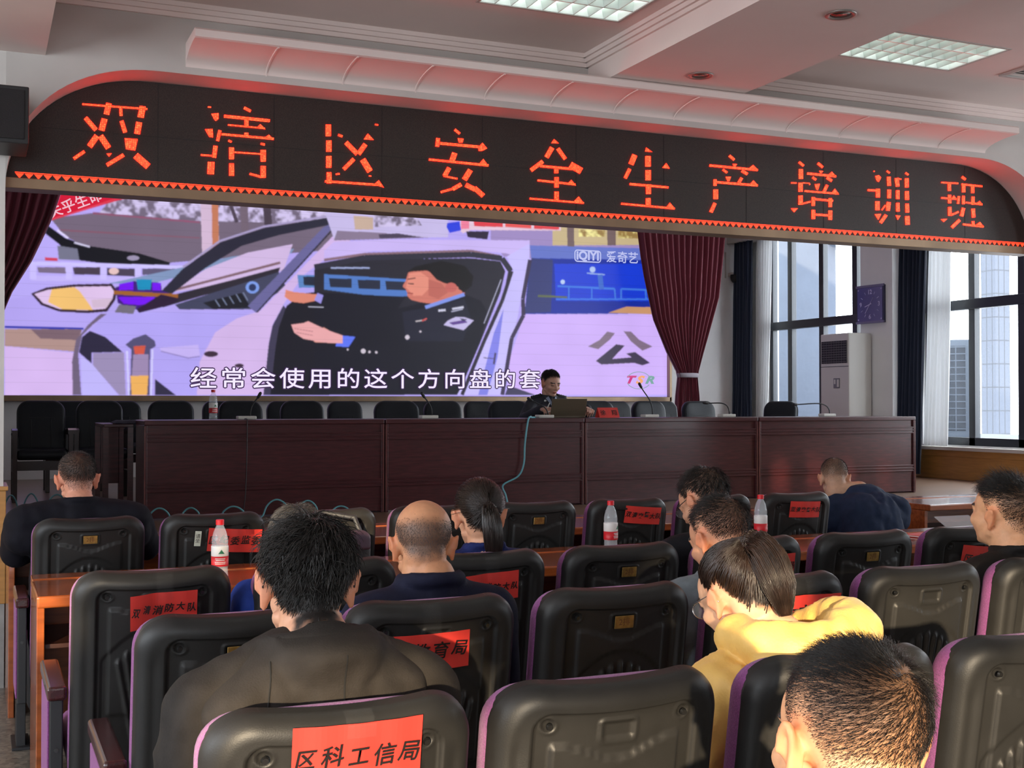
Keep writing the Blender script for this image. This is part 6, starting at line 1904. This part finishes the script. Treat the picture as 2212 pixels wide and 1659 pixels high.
def glasses(parent, Mh, m, rim=.0016):
    b = MB()
    for s in (-1, 1):
        ring = [Mh @ Vector((s * .033 + .024 * math.cos(a), .098 - .10 * abs(.024 * math.cos(a) * s + .033) ** 1.3 * .3, -.004 + .019 * math.sin(a))) for a in np.linspace(0, 2 * PI, 21)]
        b.tube(ring, rim, 6)
        b.tube([Mh @ Vector((s * .057, .092, .004)), Mh @ Vector((s * .078, .06, .008)), Mh @ Vector((s * .083, .0, .010)), Mh @ Vector((s * .082, -.012, .006)), Mh @ Vector((s * .080, -.03, -.012))], rim, 6)
    b.tube([Mh @ Vector((-.009, .099, .002)), Mh @ Vector((0, .102, .004)), Mh @ Vector((.009, .099, .002))], rim, 6)
    g = b.build('glasses', m, parent, smooth=True)
    l = MB()
    for s in (-1, 1):
        ring = [Mh @ Vector((s * .033 + .023 * math.cos(a), .097, -.004 + .018 * math.sin(a))) for a in np.linspace(0, 2 * PI, 20, endpoint=False)]
        l.add(ring + [v + Mh.to_3x3() @ Vector((0, .001, 0)) for v in ring], [tuple(range(20)), tuple(range(20, 40))] + [(i, (i + 1) % 20, 20 + (i + 1) % 20, 20 + i) for i in range(20)])
    l.build('lens', GLASS, g)
    return g
FRAMEB = mat('black_glasses_frame', (.012, .012, .013), .3)
FRAMES = mat('silver_glasses_frame', (.45, .43, .42), .25, metal=.9)

def pose(head, yaw=0, pitch=0, roll=0, nb=(0, 0, 1.0), sw=.19, sz=None, lean=0.0, arms='lap', hip=(0, .0, .5), tw=0.0, scale=1.0):
    """a seated pose from a few numbers; sw = half shoulder width at the joint"""
    nb = Vector(nb); sz = sz if sz is not None else nb.z - .065
    ct, s_ = math.cos(R(tw)), math.sin(R(tw))
    sL = Vector((nb.x - sw * ct, nb.y - .005 - sw * s_, sz)); sR = Vector((nb.x + sw * ct, nb.y - .005 + sw * s_, sz))
    if arms == 'lap':
        eL, eR = sL + Vector((-.045, .06, -.27)), sR + Vector((.045, .06, -.27)); wL, wR = Vector((nb.x - .09, sL.y + .29, sz - .27)), Vector((nb.x + .09, sR.y + .29, sz - .27))
    elif arms == 'desk':
        eL, eR = sL + Vector((-.09, .18, -.19)), sR + Vector((.09, .18, -.19)); wL, wR = Vector((nb.x - .14, sL.y + .42, .80)), Vector((nb.x + .14, sR.y + .42, .80))
    else:
        eL, eR, wL, wR = [Vector(a) for a in arms]
    return dict(head=Vector(head), scale=scale, yaw=yaw, pitch=pitch, roll=roll, nb=nb, sL=sL, sR=sR, eL=eL, eR=eR, wL=wL, wR=wR, hip=Vector(hip))

TAB_1 = [(a, e - (2 if a < 112 else 13)) for a, e in TAB_M]
# --- man in dark hooded jacket, nearest row but one, head bowed
def hair1(bvh, Mh, t):
    hair_short('hair', bvh, Mh, HAIRM, t, 6500, TAB_1, 11, .010, .048, whorl=(.1, -.50, .86), lift=.32, swirl=.35, rad=.0012, fade=52, messy=.26, clump=.55, grav=.16, segs=5)
def hood1(jb, Mh, nb, sh, chest):
    V = Vector
    for s in (-1, 1):
        chain(jb, [nb + V((s * .05, .0, -.022)), sh[0 if s < 0 else 1] + V((0, 0, .012))], [.058, .070])
    jb.add(*ico(nb + V((0, -.058, .0)), (.078, .036, .050)))
    ringp = [nb + V((math.cos(a) * .080, -.015 + math.sin(a) * .074, .010 - .012 * math.sin(a))) for a in np.linspace(0, 2 * PI, 17)]
    chain(jb, ringp, [.022] * 17)
p = pose((.045, .14, 1.098), yaw=-8, pitch=17, roll=2, nb=(.04, .055, 1.000), sw=.188, sz=.895, hip=(0, .14, .5))
pt, Mh, jo, _ = seated('person in dark hooded jacket with messy black hair and glasses, head bowed', (.50, 2.02, 0), 0, p, (.026, .0225, .020),
    hair_fn=hair1, extra=hood1, collar=0, jr=1.02, wr=.006, wscale=13, jname='hooded_jacket', fade=6, tab=TAB_1)
glasses(pt, Mh, FRAMEB)
b = MB()
nb = p['nb']
sbv = BVHTree.FromPolygons([v.co.copy() for v in jo.data.vertices], [tuple(q.vertices) for q in jo.data.polygons])
def seam(pts, bvh, r=.0018):
    out = []
    for q in smooth_path(pts, 8):
        h = bvh.ray_cast(Vector((q[0], -1.0, q[2])), Vector((0, 1, 0)))
        if h[0] is not None: out.append(h[0] + Vector((0, -.0003, 0)))
    return out
def pillow_on_back(outline, bvh, thick, seed=0, rings=16, ridge=.006):
    """a soft padded shape lying on the back of a garment; outline in x,z"""
    pts = [Vector((x, 0, z)) for x, z in outline]
    loop = smooth_path(pts + pts[:1], 8)[:-1]
    c = sum(loop, Vector()) / len(loop)
    n = len(loop); vs = []
    for r_ in range(rings + 1):
        f = 1 - r_ / rings
        for q in loop:
            x = c.x + (q.x - c.x) * f; z = c.z + (q.z - c.z) * f
            h = bvh.ray_cast(Vector((x, -1.5, z)), Vector((0, 1, 0)))
            y = h[0].y if h[0] is not None else -.02
            bul = (1 - f ** 5) ** .5
            off = -.012 + (thick + .012) * bul
            nn = noise.noise(Vector((x * 16 + seed, z * 9, seed)) + Vector((noise.noise(Vector((x * 9, z * 7, seed))), 0, 0)) * 1.3)
            off += ridge * (1 - 2.2 * abs(nn)) * min(1, (1 - f) * 5)
            vs.append((x, y - off, z))
    fs = []
    for r_ in range(rings):
        for k in range(n): fs.append((r_ * n + k, r_ * n + (k + 1) % n, (r_ + 1) * n + (k + 1) % n, (r_ + 1) * n + k))
    return MB().add(vs, fs)
hx, hz = nb.x, nb.z
hb = pillow_on_back([(hx - .09, hz + .034), (hx - .150, hz - .018), (hx - .205, hz - .062), (hx - .205, hz - .105), (hx - .150, hz - .150), (hx - .06, hz - .178), (hx + .02, hz - .182), (hx + .10, hz - .150), (hx + .165, hz - .098), (hx + .178, hz - .050), (hx + .140, hz - .010), (hx + .085, hz + .034), (hx, hz + .042)], sbv, .050, seed=4)
ho = hb.build('hood', jo.data.materials[0], jo, smooth=True)
hbv = BVHTree.FromPolygons([v.co.copy() for v in ho.data.vertices], [tuple(q.vertices) for q in ho.data.polygons])
for pts in ([(hx + .01, 0, hz + .015), (hx + .012, 0, hz - .08), (hx + .008, 0, hz - .17)], [(hx - .10, 0, hz + .0), (hx - .112, 0, hz - .08), (hx - .115, 0, hz - .15)]):
    q = seam(pts, hbv)
    if len(q) > 2: b.tube(q, .0016, 5)
b.build('seam', mat('dark_seam', (.005, .0045, .004), .9), ho)

# --- woman in yellow padded jacket
YEL = mat('yellow_padded_cloth', (0.82, 0.51, 0.13), 0.55, var=.05, vscale=8, bump=.15, bscale=160, sheen=.1)
def hair2(bvh, Mh, t):
    R3 = Mh
    hair_pulled(bvh, Mh, t, HAIRB, (.0, -.078, .082), [Mh @ Vector((.004, -.112, .088)), Mh @ Vector((.006, -.134, .040)), Mh @ Vector((.008, -.136, -.02)), Mh @ Vector((.008, -.125, -.085))], 21, N=3600, rad=.0012, tail_r=(.016, .030, .040, .036, .012), ntail=1100)
def hood2(jb, Mh, nb, sh, chest):
    V = Vector
    jb.add(*ico(nb + V((.03, -.105, -.04)), (.165, .070, .080), Matrix.Rotation(R(-18), 3, 'X')))
    chain(jb, [nb + V((-.070, .07, .005)), nb + V((-.098, .01, .018)), nb + V((-.092, -.07, .018)), nb + V((-.03, -.115, .012)), nb + V((.05, -.125, .018)), nb + V((.120, -.09, .036)), nb + V((.135, -.01, .035)), nb + V((.10, .07, .01))], [.032, .038, .042, .042, .046, .052, .048, .03])
    chain(jb, [nb + V((-.15, -.05, -.075)), nb + V((-.09, -.14, -.10)), nb + V((.02, -.17, -.115)), nb + V((.12, -.13, -.08)), nb + V((.17, -.05, -.04))], [.045, .046, .048, .048, .05])
p = pose((-.03, .15, 1.010), scale=.94, yaw=6, pitch=24, roll=-4, nb=(.01, .05, .925), sw=.150, sz=.835, hip=(0, .12, .5))
pt, Mh, jo, _ = seated('person in bright yellow hooded jacket with dark ponytail and thin glasses, looking down', (1.522, 2.06, 0), 0, p, (.7, .5, .2),
    hair_fn=hair2, extra=hood2, collar=0, jr=.98, wr=.010, jmat=YEL, jname='hooded_jacket', tab=TAB_F, fade=10, skin=sl((222, 172, 138)), jaw=.95, neck_r=.047, wscale=14)
glasses(pt, Mh, FRAMES, .0012)

# --- nearest man: only the back of his head is in the picture
def hair3(bvh, Mh, t):
    hair_short('hair', bvh, Mh, HAIRM, t, 22000, [(a, e - 6) for a, e in TAB_M], 31, .0028, .019, whorl=(.22, -.66, .72), lift=.32, swirl=.55, rad=.00032, fade=88, messy=.18, clump=.10, segs=4, top=.012)
p = pose((.0, .045, 1.028), yaw=-9, pitch=8, roll=8, nb=(.0, .0, .90), sw=.19, hip=(0, .1, .47))
pt, Mh, jo, _ = seated('person nearest the viewer with short black hair seen from behind, lit ear', (.925, 1.10, 0), 0, p, (.02, .02, .025), hair_fn=hair3, tab=[(a, e - 4) for a, e in TAB_M],
    voxel=.0042, fade=95, hair_alpha=.88, hair_col=(.03, .022, .016), skin=sl((222, 164, 122)), jaw=1.03)

# --- bald man in navy suit
def bald4(d):
    # fringe of hair round the back and sides, bare crown
    side = max(abs(d.x) * 1.05, -d.y * .92)
    return max(0.0, min(1.0, 1.0 - smoothstep(.12, .52, d.z - .10 * side) )) * .9
def hair4(bvh, Mh, t):
    hair_short('hair', bvh, Mh, HAIRG, t, 7000, [(a, e - 2) for a, e in TAB_M], 41, .002, .006, whorl=(0, -.1, 1), lift=.2, swirl=.0, rad=.00055, fade=30, messy=.15, bald=bald4, segs=2)
def suit_collar(jb, Mh, nb, sh, chest):
    pass
p = pose((.0, .10, 1.045), yaw=-16, pitch=8, nb=(.0, .045, .945), sw=.175, sz=.862, hip=(-.05, .1, .5))
seated('person with bald crown and grey hair fringe in navy suit jacket', (1.098, 3.00, 0), 0, p, (.010, .011, .026), hair_fn=hair4, bald=bald4, fade=14, hair_alpha=.85, hair_col=(.030, .027, .026), jaw=1.1, neck_r=.062, skin=sl((196, 140, 104)), jname='suit_jacket', wr=.002, collar=.019)

# --- man in grey suit with short back and sides
def hair5(bvh, Mh, t):
    hair_short('hair', bvh, Mh, HAIRM, t, 6500, TAB_M, 51, .004, .024, whorl=(.12, -.62, .78), lift=.4, swirl=.45, rad=.0007, fade=52, messy=.22, clump=.15, segs=4, top=.012)
p = pose((.025, .12, 1.035), yaw=6, pitch=20, roll=-2, nb=(.0, .05, .935), sw=.185, sz=.862, hip=(0, .1, .5))
seated('person in grey blue suit jacket with short black hair, ear towards the viewer', (1.93, 2.86, 0), 0, p, (.165, .20, .225), hair_fn=hair5, fade=60, hair_alpha=.8, hair_col=(.035, .027, .022), jname='suit_jacket', wr=.003, skin=sl((208, 150, 118)))

# --- man with glasses bending over the desk
def hair6(bvh, Mh, t):
    hair_short('hair', bvh, Mh, HAIRM, t, 4500, TAB_M, 61, .008, .040, whorl=(.1, -.5, .85), lift=.35, swirl=.3, rad=.0010, fade=40, messy=.25, clump=.35, segs=4, grav=.06)
p = pose((.02, .20, 1.065), yaw=14, pitch=30, nb=(.0, .09, .965), sw=.18, sz=.885, hip=(0, .08, .5), arms='desk')
pt, Mh, jo, _ = seated('person with glasses and grizzled black hair bending over the desk in dark suit', (2.405, 3.60, 0), 0, p, (.012, .013, .017), hair_fn=hair6, fade=36, hair_alpha=.85, hair_col=(.05, .04, .032), jname='suit_jacket', wr=.003)
glasses(pt, Mh, FRAMEB)

def collar7(jb, Mh, nb, sh, chest):
    jb.add(*ico(nb + Vector((0, -.035, -.005)), (.125, .070, .060)))
    jb.add(*ico(nb + Vector((.07, -.02, -.01)), (.08, .065, .050)))
# --- man in navy jacket leaning on the front desk
def hair7(bvh, Mh, t):
    hair_short('hair', bvh, Mh, HAIRM, t, 5000, TAB_M, 71, .003, .012, whorl=(0, -.4, .9), lift=.4, swirl=.2, rad=.0007, fade=60, messy=.2, segs=3)
p = pose((.0, .26, .985), yaw=-34, pitch=24, nb=(.10, .16, .905), sw=.235, sz=.80, hip=(.05, -.06, .5), arms=[(-.32, .30, .80), (.46, .32, .80), (-.10, .53, .825), (.18, .53, .825)], tw=-6)
seated('person in navy blue jacket with cropped hair leaning forward on the front desk', (4.55, 5.48, 0), 0, p, (.016, .027, .060), hair_fn=hair7, fade=55, hair_alpha=.75, hair_col=(.04, .034, .028), jr=1.22, wr=.006, collar=.02, extra=collar7, skin=sl((190, 150, 124)))

# --- man with flat-top hair and dark sweater
def hair8(bvh, Mh, t):
    hair_short('hair', bvh, Mh, HAIRM, t, 7500, TAB_M, 81, .004, .014, whorl=(.1, -.72, .66), lift=.55, swirl=.45, rad=.0007, fade=40, messy=.24, clump=.25, segs=4, top=.048)
p = pose((.0, .08, 1.065), yaw=8, pitch=-4, nb=(.015, .03, .945), sw=.19, sz=.858, hip=(-.02, .1, .5))
seated('person with upright flat-top black hair in black sweater at the picture edge', (3.05, 2.92, 0), 0, p, (.016, .014, .013), hair_fn=hair8, fade=55, hair_alpha=.8, hair_col=(.045, .035, .028), jaw=1.16, neck_r=.064, jname='sweater', wr=.003, jr=1.05, skin=sl((226, 168, 126)))

# --- man in black at the front row end
def hair9(bvh, Mh, t):
    hair_short('hair', bvh, Mh, HAIRM, t, 5500, TAB_M, 91, .004, .016, whorl=(-.05, -.75, .66), lift=.4, swirl=.4, rad=.0008, fade=50, messy=.22, segs=3)
p = pose((.0, .07, 1.100), yaw=3, pitch=4, nb=(.005, .0, 1.0), sw=.215, sz=.925, hip=(0, .0, .5), arms=[(-.235, .10, .80), (.285, .12, .80), (-.15, .42, .80), (.16, .44, .80)])
seated('person in black jacket with short black hair at the end of the front row', (.392, 5.44, 0), 0, p, (.006, .006, .010), hair_fn=hair9, fade=40, hair_alpha=.9, hair_col=(.022, .018, .014), jr=1.12, wr=.004, skin=sl((200, 140, 116)))

# --- ponytail woman
def hair10(bvh, Mh, t):
    hair_pulled(bvh, Mh, t, HAIRB, (.004, -.112, .022), [Mh @ Vector((.006, -.140, .015)), Mh @ Vector((.012, -.150, -.035)), Mh @ Vector((.018, -.142, -.10)), Mh @ Vector((.020, -.130, -.165))], 101, N=2400, rad=.0012, tail_r=(.016, .024, .032, .031, .012), ntail=650)
p = pose((.0, .08, 1.055), yaw=-10, pitch=5, nb=(.0, .03, .945), sw=.125, hip=(0, .05, .5))
seated('person with dark brown low ponytail and blue collar in the second desk row', (1.517, 3.66, 0), 0, p, (.014, .022, .10), hair_fn=hair10, tab=TAB_F, fade=10, neck_r=.046, jaw=.94, jr=.88, jname='blue_jacket', wr=.003, skin=sl((214, 160, 128)))

# --- person in bright blue, mostly hidden behind the hooded man
def hair11(bvh, Mh, t):
    hair_short('hair', bvh, Mh, HAIRG, t, 3500, TAB_M, 111, .010, .032, whorl=(0, -.5, .85), lift=.3, swirl=.25, rad=.0010, fade=30, messy=.15, segs=4, grav=.05)
p = pose((.0, .13, .985), yaw=0, pitch=32, nb=(.01, .03, .895), sw=.165, hip=(.02, .0, .5), sz=.83)
seated('person in bright blue jacket with dark grey hair hidden behind the hooded man', (.912, 3.62, 0), 0, p, (.020, .048, .26), hair_fn=hair11, fade=12, jname='blue_jacket', hair_col=(.03, .03, .032))

# --- officer on the stage, facing the hall
TAB_O = [(a, e - (7 if a < 75 else 0)) for a, e in TAB_M]
UNI = mat('dark_navy_uniform', (.008, .009, .016), .7, var=.1, vscale=40)
SHIRT = mat('pale_blue_shirt', (.22, .25, .34), .7)
SILV = mat('silver_insignia', (.62, .62, .60), .35, metal=.3)
def hair12(bvh, Mh, t):
    hair_short('hair', bvh, Mh, HAIRM, t, 5200, TAB_O, 121, .006, .018, whorl=(.05, -.5, .85), lift=.3, swirl=.3, rad=.0011, fade=40, messy=.16, segs=3, top=.006)
p = pose((.0, .05, 1.03), yaw=8, pitch=17, nb=(.0, .005, .905), sw=.165, sz=.83, hip=(0, .0, .48), arms=[(-.28, .12, .70), (.30, .12, .70), (-.21, .36, .80), (.225, .36, .80)])
pt, Mh, jo, bv = seated('person in dark police uniform seated behind the laptop on stage, looking down', (4.735, 9.99, ZS), PI, p, (.01, .01, .02), hair_fn=hair12, fade=14, tab=TAB_O, jmat=UNI, jname='uniform_jacket', voxel=.005, jw=.008, wr=.002, collar=.010,
    skin=sl((186, 142, 122)), hands=[((.15, .8, -.10), (-.3, .3, 1), 1.25), ((.05, .8, -.06), (.3, .3, 1), 1.2)], jr=.93, neck_r=.050)
nb = p['nb']; V = Vector
jbv = BVHTree.FromPolygons([v.co.copy() for v in jo.data.vertices], [tuple(q.vertices) for q in jo.data.polygons])
def on_jacket(x, z, off=.002):
    h = jbv.ray_cast(V((x, 1.0, z)), V((0, -1, 0)))
    return (h[0] + V((0, off, 0))) if h[0] is not None else V((x, .12, z))
b = MB()
for s in (-1, 1):
    b.add([on_jacket(s * .008, nb.z - .09, .004), on_jacket(s * .055, nb.z - .012, .005), on_jacket(s * .035, nb.z + .005, .008), on_jacket(s * .004, nb.z - .055, .006)], [(0, 1, 2, 3)])
b.build('shirt_collar', SHIRT, pt)
b = MB(); b.add([on_jacket(-.011, nb.z - .02, .010), on_jacket(.011, nb.z - .02, .010), on_jacket(.014, nb.z - .11, .007), on_jacket(-.014, nb.z - .11, .007)], [(0, 1, 2, 3)])
b.build('tie', mat('black_tie', (.006, .006, .010), .5), pt)
for s in (-1, 1):
    b = MB(); a0 = nb + V((s * .075, 0, 0)); 
    q = []
    for k in range(5):
        x = s * (.075 + .024 * k)
        h = jbv.ray_cast(V((x, nb.y, 2)), V((0, 0, -1)))
        if h[0] is not None: q.append(h[0] + V((0, 0, .003)))
    if len(q) > 2:
        b.tube(q, .018, 6); ep = b.build('epaulette', UNI, jo, smooth=True)
        for k in q[1:]: 
            o = MB(); o.add(*ico(k + V((0, .012, .017)), (.006, .006, .004), sub=1)); o.build('star', SILV, jo)
    c = on_jacket(s * .062, nb.z - .035, .004)
    o = MB(); o.add(*ico(c, (.013, .003, .009), sub=2)); o.build('collar_badge', SILV, jo)
c = on_jacket(.085, nb.z - .145, .003)
o = MB(); o.add(*ico(c, (.028, .003, .008), sub=2)); o.build('chest_badge', SILV, jo)
c = on_jacket(-.09, nb.z - .135, .003)
o = MB(); o.add(*ico(c, (.016, .003, .013), sub=2)); o.build('chest_badge', SILV, jo)
for k in range(3):
    c = on_jacket(.0, nb.z - .15 - .07 * k, .003)
    o = MB(); o.add(*ico(c, (.007, .003, .007), sub=2)); o.build('button', SILV, jo)
w_ = Matrix.Translation(pt.location) @ Matrix.Rotation(PI, 4, 'Z') @ V((.225, .455, .80))
o = MB().cyl(w_ + V((-.02, 0, -.03)), w_ + V((.035, .03, .05)), .0045, n=8).build('pen', mat('ivory_pen', (.6, .58, .5), .3), smooth=True)
props(o, 'pale pen held in the hand of the officer in uniform', 'pen')
